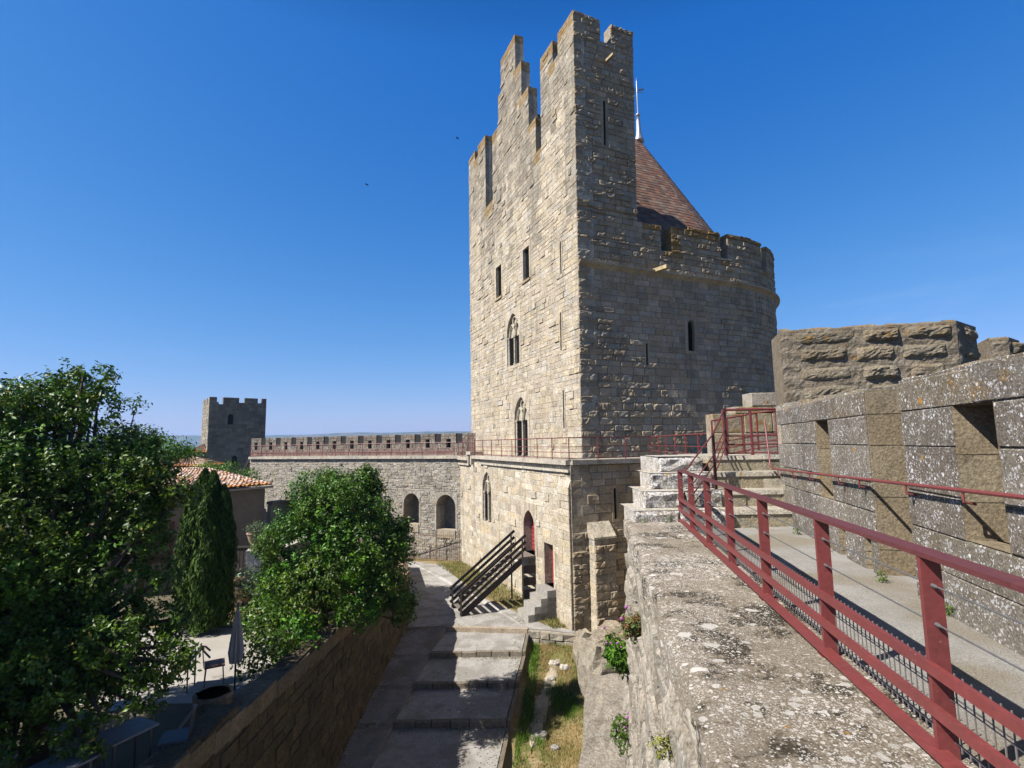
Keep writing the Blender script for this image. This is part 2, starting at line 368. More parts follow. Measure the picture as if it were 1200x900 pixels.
def arch_pts(u0, u1, zb, zs, za, n=7, round_=False):
    """outline: bottom left, up, over the arch, down to the bottom right"""
    c = (u0 + u1) / 2; w = (u1 - u0) / 2; pts = [(u0, zb), (u0, zs)]
    for i in range(1, n):
        t = i / n
        if round_: pts.append((c - w * math.cos(PI / 2 * t), zs + (za - zs) * math.sin(PI / 2 * t)))
        else: pts.append((u0 + w * (1 - math.cos(t * PI / 2 * .82)) / (1 - math.cos(PI / 2 * .82)), zs + (za - zs) * math.sin(t * PI / 2 * .82) / math.sin(PI / 2 * .82)))
    pts.append((c, za)); left = pts[:]
    for u, z in reversed(left[:-1]): pts.append((2 * c - u, z))
    return pts
def opening(P, pts, rect, depth, parent, name, pal=PAL_TOWER, proud=.025, mat='tower', fill=(.012, .011, .01), fill_name='dark_pane', fill_mat='dark', seed=3, reveal_col=None, fill_d=None, surround=True):
    """dressed surround with reveal, closed at the back by a door leaf or a pane blackened as the unlit inside"""
    r = random.Random(seed); mb = MB(); n = len(pts)
    cu = sum(p[0] for p in pts) / n; ra, rb, rc, rd = rect
    zs = sorted(p[1] for p in pts); cz = rc + (rd - rc) * .45
    def outer(u, z):
        du, dz = u - cu, z - cz
        ks = []
        if du > 1e-6: ks.append((rb - cu) / du)
        if du < -1e-6: ks.append((ra - cu) / du)
        if dz > 1e-6: ks.append((rd - cz) / dz)
        if dz < -1e-6: ks.append((rc - cz) / dz)
        k = min(ks); return (cu + du * k, cz + dz * k)
    # ring with the rectangle corners inserted
    o = [outer(*p) for p in pts]
    o[0] = (ra, rc if abs(pts[0][1] - rc) > 1e-6 else rc); o[-1] = (rb, rc)
    corners = [(ra, rd), (rb, rd)]
    for i in range(n):
        j = (i + 1) % n
        if i == n - 1 and abs(pts[0][1] - rc) < 1e-6: continue
        col = jit(r.choice(pal), .12, 0, r)
        a, b = pts[i], pts[j]; A, B = o[i], o[j]
        poly = [a, A]
        for cc in corners:
            if (abs(A[0] - cc[0]) < 1e-6 and abs(B[1] - cc[1]) < 1e-6 and A != cc and B != cc) or (abs(A[1] - cc[1]) < 1e-6 and abs(B[0] - cc[0]) < 1e-6 and A != cc and B != cc): poly.append(cc)
        poly += [B, b]
        mb.add([P(u, z, proud) for u, z in poly], [tuple(range(len(poly)))[::-1]], col)
        # outer edge down to the wall
        for p, q in zip(poly[1:-2], poly[2:-1]):
            mb.quad(P(*p, proud), P(*q, proud), P(*q, -.03), P(*p, -.03), col)
        mb.quad(P(*a, proud), P(*b, proud), P(*b, -depth), P(*a, -depth), reveal_col or col)
    if abs(pts[0][1] - rc) < 1e-6:
        mb.quad(P(*pts[0], proud), P(*pts[-1], proud), P(*pts[-1], -depth), P(*pts[0], -depth), jit(pal[0], .1))
    so = mb.build(name, M[mat], parent)
    fb = MB(); dd = fill_d if fill_d is not None else depth - .01
    fb.add([P(u, z, -dd) for u, z in pts], [tuple(range(n))[::-1]], fill + (0,))
    if fill_name: fb.build(fill_name, M[fill_mat], so)
    return so

def raw_mesh(name, v, f, c, mat, parent=None):
    me = bpy.data.meshes.new(name); nf, k = f.shape
    if parent is not None: v = v - wloc(parent)
    me.vertices.add(len(v)); me.vertices.foreach_set('co', np.ascontiguousarray(v, np.float32).ravel())
    me.loops.add(nf * k); me.loops.foreach_set('vertex_index', np.ascontiguousarray(f, np.int32).ravel())
    me.polygons.add(nf); me.polygons.foreach_set('loop_start', np.arange(0, nf * k, k, dtype=np.int32)); me.polygons.foreach_set('loop_total', np.full(nf, k, np.int32))
    me.update(calc_edges=True)
    at = me.attributes.new('tint', 'FLOAT_COLOR', 'FACE'); cc = np.concatenate([c, np.zeros((nf, 1))], 1).astype(np.float32); at.data.foreach_set('color', cc.ravel())
    me.materials.append(mat); me.validate()
    o = bpy.data.objects.new(name, me); COL.objects.link(o)
    if parent is not None: o.parent = parent
    return o
def rand_dirs(n):
    v = npr.normal(size=(n, 3)); return v / np.linalg.norm(v, axis=1, keepdims=True)
def leaf_quads(name, pos, nrm, size, cols, mat, parent, aspect=.42, fold=.25, droop=.0, along=None):
    n = len(pos)
    ax = rand_dirs(n) if along is None else along + rand_dirs(n) * .45
    nrm = nrm / (np.linalg.norm(nrm, axis=1, keepdims=True) + 1e-9)
    ax = ax - nrm * np.sum(ax * nrm, 1, keepdims=True); ax[:, 2] -= droop; ax /= np.linalg.norm(ax, axis=1, keepdims=True) + 1e-9
    sd = np.cross(nrm, ax); s = (size * npr.uniform(.65, 1.3, n))[:, None]
    v = np.empty((n, 4, 3)); v[:, 0] = pos - ax * s * .5; v[:, 2] = pos + ax * s * .5
    mid = pos + nrm * s * fold * .35; v[:, 1] = mid + sd * s * aspect * .5; v[:, 3] = mid - sd * s * aspect * .5
    b = np.arange(n) * 4; f = np.empty((n, 2, 3), int); f[:, 0] = np.stack([b, b + 1, b + 2], 1); f[:, 1] = np.stack([b, b + 2, b + 3], 1)
    c = np.repeat(cols, 2, axis=0)
    return raw_mesh(name, v.reshape(-1, 3), f.reshape(-1, 3), c, mat, parent)
# ------------------------------------------------------------------ plan constants (eye at the origin)
AZ = math.radians(-22.5)
L = V(math.sin(AZ), math.cos(AZ), 0); R = V(math.cos(AZ), -math.sin(AZ), 0)
C0 = V(2.66, 24.6, 0); CT = C0 + 1.5 * L + 1.5 * R
ZT = -.85
SUN_AZ, SUN_EL = math.radians(-116.0), math.radians(46)
SUN = V(math.sin(SUN_AZ) * math.cos(SUN_EL), math.cos(SUN_AZ) * math.cos(SUN_EL), math.sin(SUN_EL))
def zt(y): return -4.65 - .066 * min(max(y, 2), 30)      # garden terrace level

# ------------------------------------------------------------------ MAIN TOWER
tower = thing('stone_tower', 'tall ruined medieval stone tower with stepped gable and red conical roof', 'tower', tuple(C0 + UP * -8.4))
def shear(z): return max(0, (z + .85) / 25)
def P_left(u, z, d):
    k = shear(z); s = (-.5 * (1 - u / 18) + .2 * u / 18) * k
    return CT + L * (u + s) - R * d + UP * z
TF = 10.6
def P_flank(t, z, d):
    if t <= TF:
        return CT + R * (t + .04 * max(0, z) * max(t, 0) / TF) - L * (d + .5 * shear(z) * (1 - max(t, 0) / TF)) + UP * z
    th = (t - TF) / 9.0; c = CT + R * (TF + .04 * max(0, z)) + L * 9
    return c + (-L * math.cos(th) + R * math.sin(th)) * (9 + d) + UP * z
prof = [(0, 1.75, 23.6), (1.75, 2.4, 22.3), (2.4, 4.0, 23.7), (4.0, 4.8, 18.0), (4.8, 5.8, 20.4), (5.8, 6.85, 23.2), (6.85, 7.8, 25.8),
        (7.8, 10.4, 28.5), (10.4, 11.0, 26.0), (11.0, 12.3, 23.7), (12.3, 13.9, 18.5), (13.9, 15.6, 24.7), (15.6, 16.4, 23.9), (16.4, 18.0, 24.8)]
def left_spans(z):
    out = []
    for a, b, t in prof:
        if z < t:
            if out and abs(out[-1][1] - a) < 1e-6: out[-1] = (out[-1][0], b)
            else: out.append((a, b))
    return out
def top_lich(u, z):
    for a, b, t in prof:
        if a <= u < b: return 1.15 if t - z < .7 else (.45 if t - z < 1.8 and t > 20 else 0)
    return 0
slits = [(1.83, 9.3, 11.15), (1.97, 5.0, 7.15), (1.81, .74, 2.8)]
win_l = [(6.0, 6.95, 10.4, 12.5), (10.75, 11.85, 10.56, 12.9)]
holesL = []
for u, a, b in slits: holesL.append((u - .2, u + .2, a - .2, b + .2))
for a, b, c, d in win_l: holesL.append((a - .22, b + .22, c - .2, d + .25))
archA = (7.75, 9.85, 5.2, 8.75); archB = (6.6, 8.7, -.84, 2.95)
holesL.append((archA[0] - .3, archA[1] + .3, archA[2] - .22, archA[3] + .3))
holesL.append((archB[0] - .3, archB[1] + .3, archB[2], archB[3] + .3))
def palL(u, z):
    if z > 16.5 + 3 * math.sin(u * .9) + 1.5 * math.sin(u * 2.3): return PAL_GREY
    if z > 12 and (math.sin(u * 3.1) + math.sin(u * 1.3 + 2)) > .9: return PAL_GREY
    return PAL_TOWER
mb = MB()
masonry(mb, P_left, left_spans, ZT, 28.5, holes=holesL, breaks=[p[2] for p in prof], ch=(.2, .34), sl=(.25, .8), thick=lambda u, z: .66 if z > 16 else 1.0,
        pal=palL, seed=21, lich=top_lich, ext=.02, dj=(0, .018), gap=.016, hole_p=.006, mort=.006, odd=.10, mortar=(.40, .35, .275))
mb.build('gable_wall', M['tower'], tower)
# openings of the gable wall
for i, (u, a, b) in enumerate(slits):
    opening(P_left, [(u - .07, a), (u - .07, b), (u + .07, b), (u + .07, a)], (u - .2, u + .2, a - .2, b + .2), .07, tower, 'arrow_slit', seed=40 + i)  # black fill close behind the face paints the dark inside of the slot
for i, (a, b, c, d) in enumerate(win_l):
    opening(P_left, [(a, c), (a, d), (b, d), (b, c)], (a - .22, b + .22, c - .2, d + .25), .2, tower, 'window', seed=50 + i)
    w = MB(); w.hexa([P_left(a - .15, c - .16, .0), P_left(b + .15, c - .16, .0), P_left(b + .15, c - .16, .09), P_left(a - .15, c - .16, .09),
                      P_left(a - .15, c - .02, .0), P_left(b + .15, c - .02, .0), P_left(b + .15, c - .02, .09), P_left(a - .15, c - .02, .09)], (.36, .27, .16, 0))
    w.build('window_sill', M['tower'], tower)
def gothic(P, a, b, zb, za, zspring, rect, name, tall, seed):
    so = opening(P, arch_pts(a, b, zb, zspring, za), rect, .24, tower, name, fill=(.40, .35, .27), fill_name='tympanum', fill_mat='tower', seed=seed)
    ztr = zspring - .15; m = (a + b) / 2; pb = MB()
    for x0, x1 in ((a + .12, m - .1), (m + .1, b - .12)):
        pb.quad(P(x0, zb + .02, -.22), P(x1, zb + .02, -.22), P(x1, ztr, -.22), P(x0, ztr, -.22), (.012, .011, .012, 0))
    pb.build('dark_pane', M['dark'], so)
    cb = MB()
    for x in (a + .07, m, b - .07):
        cb.tube([P(x, zb, -.12), P(x, zb + .12, -.12), P(x, zb + .14, -.12), P(x, ztr - .12, -.12), P(x, ztr - .1, -.12), P(x, ztr + .02, -.12)], [.11, .11, .07, .07, .11, .12], 8, (.42, .37, .29, 0))
    cb.build('column', M['tower'], so)
    tb = MB()      # tracery ribs over the lights
    for x0, x1 in ((a + .05, m), (m, b - .05)):
        pts = arch_pts(x0 + .05, x1 - .05, ztr, ztr, ztr + (za - ztr) * .55, 5)
        tb.tube([P(u, z, -.14) for u, z in pts], .06, 6, (.43, .38, .3, 0))
    ring = [P(m + .3 * (b - a) * .5 * math.cos(t), ztr + (za - ztr) * .66 + .3 * (b - a) * .5 * math.sin(t), -.15) for t in np.linspace(0, 2 * PI, 13)]
    tb.tube(ring, .055, 6, (.43, .38, .3, 0))
    tb.build('tracery', M['tower'], so)
    return so
gothic(P_left, archA[0], archA[1], archA[2], archA[3], 7.35, holesL[-2], 'window', 0, 61)
gothic(P_left, archB[0], archB[1], archB[2], archB[3], 1.6, holesL[-1], 'window', 0, 62)
# flank and round front
T_END = TF + 9 * PI
hF = [(6.75, 7.7, 4.85, 7.1), (3.98, 4.32, 3.95, 5.45), (1.55, 2.0, 16.0, 19.0)]
def mer_top(t):
    if t < 3.7: return 30
    if t < 5.25: return 12.2
    if t < 6.0: return 10.75
    if t < 9.55: return 12.45 if t > 7.2 else 12.25
    if t < 10.15: return 10.9
    k = (t - 10.15) % 4.1
    return 12.5 if k < 3.2 else 10.75
def flank_spans(z):
    if z > 12.52:
        s = []
        for a, b, t in ((0, 1.6, 23.6), (1.6, 2.3, 22.35), (2.3, 3.7, 23.6)):
            if z < t:
                if s and abs(s[-1][1] - a) < 1e-6: s[-1] = (s[-1][0], b)
                else: s.append((a, b))
        return s
    if z < 10.75: return [(0, T_END)]
    out = []; t = 0; st = .05; cur = None
    while t < T_END:
        if z < mer_top(t + st / 2):
            if cur is None: cur = t
        elif cur is not None: out.append((cur, t)); cur = None
        t += st
    if cur is not None: out.append((cur, T_END))
    return out
def flank_rough(t, z):
    if t > 10.1: return .55 if t > 14 or z > 9.5 else .3
    if 9.0 < t < 10.2 and z < 8: return .95
    if z > 9.5: return .6 if t < 4 else .85
    d = (8.6 - z) * .78 + .3
    if t < d + .6 * math.sin(z * 5): return .8
    return 0.05
def flank_lich(t, z):
    if t < 3.7: return .7 if z > 22.9 else 0
    mt = mer_top(t)
    return 1.25 if mt - z < .45 else (.65 if mt - z < 1.2 else .2)
mb = MB()
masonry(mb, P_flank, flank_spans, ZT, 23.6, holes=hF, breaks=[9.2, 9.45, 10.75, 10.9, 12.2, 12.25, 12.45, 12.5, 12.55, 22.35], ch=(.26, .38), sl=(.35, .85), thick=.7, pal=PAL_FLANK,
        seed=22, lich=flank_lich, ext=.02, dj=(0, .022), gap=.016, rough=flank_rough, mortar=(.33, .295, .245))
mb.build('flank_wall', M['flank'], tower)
opening(P_flank, arch_pts(6.98, 7.46, 5.05, 6.5, 6.85, round_=True), hF[0], .2, tower, 'window', PAL_FLANK, mat='flank', seed=71)
opening(P_flank, [(4.08, 4.1), (4.08, 5.3), (4.22, 5.3), (4.22, 4.1)], hF[1], .07, tower, 'arrow_slit', PAL_FLANK, mat='flank', seed=72)
opening(P_flank, [(1.7, 16.2), (1.7, 18.8), (1.85, 18.8), (1.85, 16.2)], hF[2], .07, tower, 'arrow_slit', PAL_FLANK, mat='flank', seed=73)
# string course with a drip mould, flank to round front
mb = MB(); ts = list(np.linspace(0, TF, 10))[:-1] + list(np.arange(TF, T_END, .45))
for a, b in zip(ts[:-1], ts[1:]):
    c = jit((.40, .34, .24), .12, rnd.choice([0, .3, .6]))
    pr = [(9.13, .0), (9.25, .16), (9.33, .3), (9.42, .32), (9.5, .0)]
    for (za, da), (zb, db) in zip(pr[:-1], pr[1:]):
        mb.quad(P_flank(a, za, da), P_flank(b, za, da), P_flank(b, zb, db), P_flank(a, zb, db), c)
    mb.quad(P_flank(a, 9.13, 0), P_flank(a, 9.25, .16), P_flank(a, 9.42, .32), P_flank(a, 9.5, 0), c)
mb.quad(P_flank(0, 9.13, 0), P_flank(0, 9.5, 0), P_flank(0, 9.42, .32), P_flank(0, 9.25, .16), (.4, .34, .25, 0))
mb.build('string_course', M['flank'], tower)
for t, z, ln in ((4.75, 9.45, 1.25), (21.6, 8.95, 1.6), (1.95, 21.2, .8)):
    mb = MB(); a = P_flank(t, z, .0); b = P_flank(t, z - .12, ln)
    if t > 20: a = CT + R * (TF + .36) + L * 9 + (-L * math.cos(1.28) + R * math.sin(1.28)) * 8.9 + UP * 9.0; b = a + V(.96, .1, -.02) * 1.2
    mb.bar(a, b, .3 if z < 15 else .16, .2 if z < 15 else .14, col=(.42, .34, .2, .2)); mb.build('water_spout', M['flank'], tower)
# solid stair turret core and the piece of wall behind the notch
mb = MB()
def corebox(u0, u1, t0, t1, z0, z1, col):
    q = [CT + L * u + R * t + UP * z0 for u, t in ((u0, t0), (u1, t0), (u1, t1), (u0, t1))]
    mb.hexa(q + [p + UP * (z1 - z0) for p in q], col)
corebox(.2, 3.55, .5, 3.55, 11, 21.8, (.26, .23, .19, 0))
corebox(3.9, 4.9, 1.1, 2.2, 12, 21.4, (.24, .21, .17, 0))
mb.build('stair_turret', M['flank'], tower)
# roof: half cone over the round front, ridge running back to the gable
cc = CT + R * 11.3 + L * 9; ap = 24.0; rb_, zb_ = 7.3, 11.3
mb = MB(); rows = 44
rr = random.Random(5)
def roof_ring(f, n=54):
    rad = rb_ * f; z = ap - (ap - zb_) * f
    pts = [cc + (-L * math.cos(t) + R * math.sin(t)) * rad + UP * z for t in np.linspace(0, PI, n)]
    back = [cc - R * s - L * rad + UP * z for s in np.linspace(10.2, 0, 26)[:-1]]
    back2 = [cc - R * s + L * rad + UP * z for s in np.linspace(0, 10.2, 26)[1:]]
    return back + pts + back2
for i in range(rows):
    a, b = roof_ring(max(.003, i / rows)), roof_ring((i + 1) / rows)
    for k in range(len(a) - 1):
        c = jit(rr.choice([(.19, .095, .062), (.22, .115, .075), (.16, .085, .06), (.25, .145, .10), (.19, .125, .092), (.145, .095, .07), (.23, .165, .12)]), .15, 0, rr)
        lift = UP * rr.uniform(.02, .06)
        mb.add([a[k], a[k+1], b[k+1] + lift, b[k] + lift, b[k+1], b[k]], [(3, 2, 1, 0), (5, 4, 2, 3)], c)
mb.build('conical_roof', M['roof'], tower)
mb = MB(); tip = cc + UP * ap
mb.lathe(tip + UP * -.25, [(.42, 0), (.38, .2), (.24, .5), (.2, .9), (.16, 1.7), (.12, 2.2), (.2, 2.25), (.2, 2.33), (.05, 2.4), (.03, 5.1), (.005, 5.6)], 10, (.5, .5, .52, 0))
fin = mb.build('finial', M['metal'], tower, True)
mb = MB(); z0 = 4.0
for sx in (-1, 1): mb.bar(tip + UP * z0, tip + UP * z0 + V(sx * .55, 0, 0), .03, .03, col=(.05, .05, .05, 0))
mb.prism([tip + V(-.75, -.012, z0 + .1), tip + V(-.15, -.012, z0 + .1), tip + V(-.15, .012, z0 + .1), tip + V(-.75, .012, z0 + .1)], .32, (.04, .04, .04, 0))
mb.prism([tip + V(.1, -.012, z0 + .12), tip + V(.55, -.012, z0 + .2), tip + V(.55, .012, z0 + .2), tip + V(.1, .012, z0 + .12)], .14, (.04, .04, .04, 0))
mb.build('weather_vane', M['dark_metal'], fin)

# ---- lower storey that carries the terrace
def P_low(u, z, d): return C0 + L * u - R * d + UP * z
def P_lowR(t, z, d): return C0 + R * t - L * d + UP * z
lw = (10.75, 12.45, -5.2, -1.9); rd = (4.1, 5.55, -5.96, -3.66); d2 = (1.95, 2.95, -7.1, -5.05)
hLow = [(lw[0] - .28, lw[1] + .28, lw[2] - .2, lw[3] + .25), (rd[0] - .3, rd[1] + .3, rd[2], rd[3] + .35), (d2[0] - .22, d2[1] + .22, d2[2], d2[3] + .25)]
mb = MB()
masonry(mb, P_low, lambda z: [(0, 17.9)], -9.3, -1.1, holes=hLow, ch=(.26, .42), sl=(.35, 1.0), thick=1.0, pal=[(.47, .41, .32), (.44, .385, .295), (.5, .45, .36), (.42, .36, .27), (.46, .38, .27), (.38, .33, .26)], seed=31, ext=.02, dj=(0, .014), gap=.014, hole_p=.004, mortar=(.42, .37, .295), mort=.005, odd=.08)
mb.build('base_wall', M['tower'], tower)
mb = MB()
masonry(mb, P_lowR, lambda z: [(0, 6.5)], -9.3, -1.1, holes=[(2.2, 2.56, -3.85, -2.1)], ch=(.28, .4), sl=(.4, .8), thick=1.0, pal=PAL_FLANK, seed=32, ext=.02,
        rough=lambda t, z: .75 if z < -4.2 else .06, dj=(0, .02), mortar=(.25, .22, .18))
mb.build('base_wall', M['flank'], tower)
opening(P_lowR, [(2.31, -3.7), (2.31, -2.25), (2.45, -2.25), (2.45, -3.7)], (2.2, 2.56, -3.85, -2.1), .07, tower, 'arrow_slit', PAL_FLANK, mat='flank', seed=81)
gothic(P_low, lw[0], lw[1], lw[2], lw[3], -3.1, hLow[0], 'window', 1, 82)
o = opening(P_low, arch_pts(rd[0], rd[1], rd[2], -4.55, rd[3]), hLow[1], .62, tower, 'doorway', fill=(.30, .022, .03), fill_name='door', fill_mat='red_paint', seed=83, fill_d=.5)
o2 = opening(P_low, [(d2[0], d2[2]), (d2[0], d2[3]), (d2[1], d2[3]), (d2[1], d2[2])], hLow[2], .62, tower, 'doorway', fill=(.30, .022, .03), fill_name='door', fill_mat='red_paint', seed=84, fill_d=.42)
mb = MB()        # studs and boards on the arched door
for k in range(9):
    z = -5.8 + k * .22
    mb.hexa([P_low(rd[0] + .05, z, -.5), P_low(rd[1] - .05, z, -.5), P_low(rd[1] - .05, z, -.47), P_low(rd[0] + .05, z, -.47), P_low(rd[0] + .05, z + .05, -.5), P_low(rd[1] - .05, z + .05, -.5), P_low(rd[1] - .05, z + .05, -.47), P_low(rd[0] + .05, z + .05, -.47)], (.42, .09, .09, 0))
mb.build('door_batten', M['red_paint'], o)
# pilaster strip by the corner and the sloped buttress of the shaded side
mb = MB(); masonry(mb, lambda u, z, d: P_low(u, z, d + .14), lambda z: [(0, 1.15)], -9.3, -2.1, ch=(.3, .42), sl=(.5, 1.2), thick=.16, pal=PAL_TOWER[:5], seed=33, ext=.01)
mb.hexa([P_low(0, -2.1, 0), P_low(1.15, -2.1, 0), P_low(1.15, -2.1, .14), P_low(0, -2.1, .14), P_low(0, -1.75, 0), P_low(1.15, -1.75, 0), P_low(1.15, -1.8, .02), P_low(0, -1.8, .02)], (.44, .39, .31, 0))
mb.build('pilaster', M['tower'], tower)
mb = MB()
def P_butL(a, z, d): return C0 + R * (.85 - d) - L * (.55 - a) + UP * z
def P_butF(t, z, d): return C0 + R * (.85 + t) - L * (.55 + d) + UP * z
masonry(mb, P_butL, lambda z: [(0, .54)], -9.3, -4.37, ch=(.3, .42), sl=(.5, 1.2), thick=.3, pal=PAL_TOWER[:6], seed=34, ext=.01, dj=(0, .015), gap=.01)
masonry(mb, P_butF, lambda z: [(0, 1.1)], -9.3, -4.35, ch=(.3, .42), sl=(.4, .8), thick=.9, pal=PAL_FLANK, seed=35, ext=.01, rough=lambda a, b: .6)
mb.hexa([C0 + R * .8 - L * .6 + UP * -4.45, C0 + R * 2.0 - L * .6 + UP * -4.45, C0 + R * 2.0 + L * .02 + UP * -4.45, C0 + R * .8 + L * .02 + UP * -4.45,
         C0 + R * .8 - L * .6 + UP * -4.36, C0 + R * 2.0 - L * .6 + UP * -4.36, C0 + R * 2.0 + L * .02 + UP * -3.72, C0 + R * .8 + L * .02 + UP * -3.72], (.42, .37, .29, 0))
mb.hexa([C0 + R * .88 - L * .52 + UP * -9.3, C0 + R * 1.93 - L * .52 + UP * -9.3, C0 + R * 1.93 + UP * -9.3, C0 + R * .88 + UP * -9.3,
         C0 + R * .88 - L * .52 + UP * -4.46, C0 + R * 1.93 - L * .52 + UP * -4.46, C0 + R * 1.93 + UP * -4.46, C0 + R * .88 + UP * -4.46], (.4, .35, .27, 0))
mb.build('buttress', M['tower'], tower)
# terrace slab, its moulding and the stepped break of the left end
mb = MB()
def slab(u0, u1, zlo, zhi, d0, d1, P, col):
    mb.hexa([P(u0, zlo, d0), P(u1, zlo, d0), P(u1, zlo, d1), P(u0, zlo, d1), P(u0, zhi, d0), P(u1, zhi, d0), P(u1, zhi, d1), P(u0, zhi, d1)], col)
us = np.arange(0, 14.21, 1.42)
for a, b in zip(us[:-1], us[1:]):
    slab(a, b - .012, -1.07, ZT, -.6, .24, P_low, jit((.42, .37, .30), .12, .1))
    if b < 14: slab(a, b - .012, -1.42, -1.3, -.1, .14, P_low, jit((.44, .40, .32), .1))
slab(14.2, 15.2, -.8, -.58, -.6, .32, P_low, (.44, .39, .31, 0)); slab(14.21, 14.45, -1.5, -.8, -.1, .26, P_low, (.46, .41, .33, 0)); slab(15.0, 15.2, -1.5, -.8, -.1, .22, P_low, (.46, .41, .33, 0))
slab(15.2, 18.1, -1.22, -1.0, -.6, .26, P_low, (.43, .38, .31, .1)); slab(15.2, 18.0, -1.6, -1.48, -.1, .14, P_low, (.44, .40, .32, 0))
ts = np.arange(0, 6.4, .9)
for a, b in zip(ts[:-1], ts[1:]): slab(a, b - .01, -1.07, ZT, -.6, .24, P_lowR, jit((.34, .3, .24), .12, .1))
q = [C0 + L * .55 + R * .55, C0 + L * .55 + R * 8, C0 + L * 3 + R * 8, C0 + L * 3 + R * 2, C0 + L * 18 + R * 2, C0 + L * 18 + R * .55]
mb.prism([p + UP * -1.2 for p in q], 1.2 + ZT - .003, (.36, .33, .28, 0))
mb.build('terrace_slab', M['tower'], tower)

# ------------------------------------------------------------------ red railings
RED = (.195, .042, .040, 0)
def rail_run(root, pts, h=1.05, step=1.6, mids=(.36, .62), low=.08, r=.022, post=.03):
    """posts and pipes along a polyline that lies on the floor"""
    mb = MB()
    for f in (1.0,): mb.tube([np.asarray(p) + UP * h for p in pts], r * 1.25, 6, RED)
    mb.build('top_rail', M['red_paint'], root)
    for m in list(mids) + [low]:
        mb = MB(); mb.tube([np.asarray(p) + UP * m for p in pts], r * .8, 6, RED); mb.build('mid_rail', M['red_paint'], root)
    for a, b in zip(pts[:-1], pts[1:]):
        a = np.asarray(a, float); b = np.asarray(b, float); n = max(1, round(np.linalg.norm(b - a) / step))
        for k in range(n + (1 if b is pts[-1] or np.allclose(b, pts[-1]) else 0)):
            p = a + (b - a) * k / n; mb = MB(); mb.bar(p, p + UP * h, post * 1.5, post * 1.5, col=RED); mb.build('post', M['red_paint'], root)
e1 = P_low(13.9, ZT, .06)
tr = thing('terrace_railing', 'thin red metal railing running round the terrace at the foot of the tall tower', 'railing', tuple(P_low(0, ZT, .1)))
rail_run(tr, [P_low(13.9, ZT, .08), P_low(.0, ZT, .08) - L * .06, P_lowR(4.6, ZT, .08), V(6.2, 16.2, ZT)], step=1.75)
tr2 = thing('stepped_railing', 'short raised red railing bridging the step at the left end of the tower terrace', 'railing', tuple(P_low(15, -.6, .1)))
rail_run(tr2, [P_low(17.9, -1.0, .1), P_low(15.6, -1.0, .1), P_low(15.1, -.58, .12), P_low(14.2, -.58, .12), P_low(13.9, -.84, .1)], h=1.12, step=1.2)

# ------------------------------------------------------------------ FAR CURTAIN WALL
CA = math.radians(-66); CV = V(math.sin(CA), math.cos(CA), 0); CN = V(CV[1], -CV[0], 0)   # CN points away from the viewer's side?
CP = V(-4.2, 41, 0)
if np.dot(CN, -CP) < 0: CN = -CN
def P_cur(s, z, d): return CP + CV * s + CN * d + UP * z
curt = thing('rampart_wall', 'long crenellated stone rampart with two arched recesses leading to the distant square tower', 'rampart', tuple(CP + UP * -9))
arcs = [(.35, 2.1, -6.75, -4.9, -3.95), (3.7, 5.2, -6.45, -4.75, -3.92), (7.2, 8.8, -6.45, -4.8, -3.95)]
hc = [(a - .14, b + .14, zb, za + .2) for a, b, zb, zs, za in arcs]
mb = MB()
masonry(mb, P_cur, lambda z: [(-1.2, 23.0 - max(0, -z - 1.1) * .0)], -9.3, -1.15, holes=hc, ch=(.16, .28), sl=(.2, .5), thick=.9, pal=PAL_CURT, seed=41, dj=(0, .03), gap=.016, bev=.025, hole_p=.012, mortar=(.33, .295, .24), skew=.7, mort=.004, odd=.06)
mb.build('wall_face', M['curtain'], curt)
for i, (a, b, zb, zs, za) in enumerate(arcs):
    so = opening(P_cur, arch_pts(a, b, zb, zs, za, round_=True), hc[i], 1.3, curt, 'arched_recess', PAL_CURT, mat='curtain', fill=(.25, .225, .18), fill_name='recess_back', fill_mat='curtain', seed=90 + i, proud=.03)
    mb = MB(); mb.hexa([P_cur(a + .02, zb - .5, -.3), P_cur(b - .02, zb - .5, -.3), P_cur(b - .02, zb - .5, .08), P_cur(a + .02, zb - .5, .08), P_cur(a + .02, zb + .12, -.6), P_cur(b - .02, zb + .12, -.6), P_cur(b - .02, zb + .12, .08), P_cur(a + .02, zb + .12, .08)], (.36, .3, .22, 0))
    mb.build('recess_sill', M['curtain'], so)
mb = MB()
for s in np.arange(-1.2, 23.0, 1.1):
    mb.hexa([P_cur(s, -1.15, -1.9), P_cur(s + 1.09, -1.15, -1.9), P_cur(s + 1.09, -1.15, .22), P_cur(s, -1.15, .22), P_cur(s, -.93, -1.9), P_cur(s + 1.09, -.93, -1.9), P_cur(s + 1.09, -.93, .22), P_cur(s, -.93, .22)], jit((.42, .38, .31), .12, .15))
mb.build('walkway_slab', M['curtain'], curt)
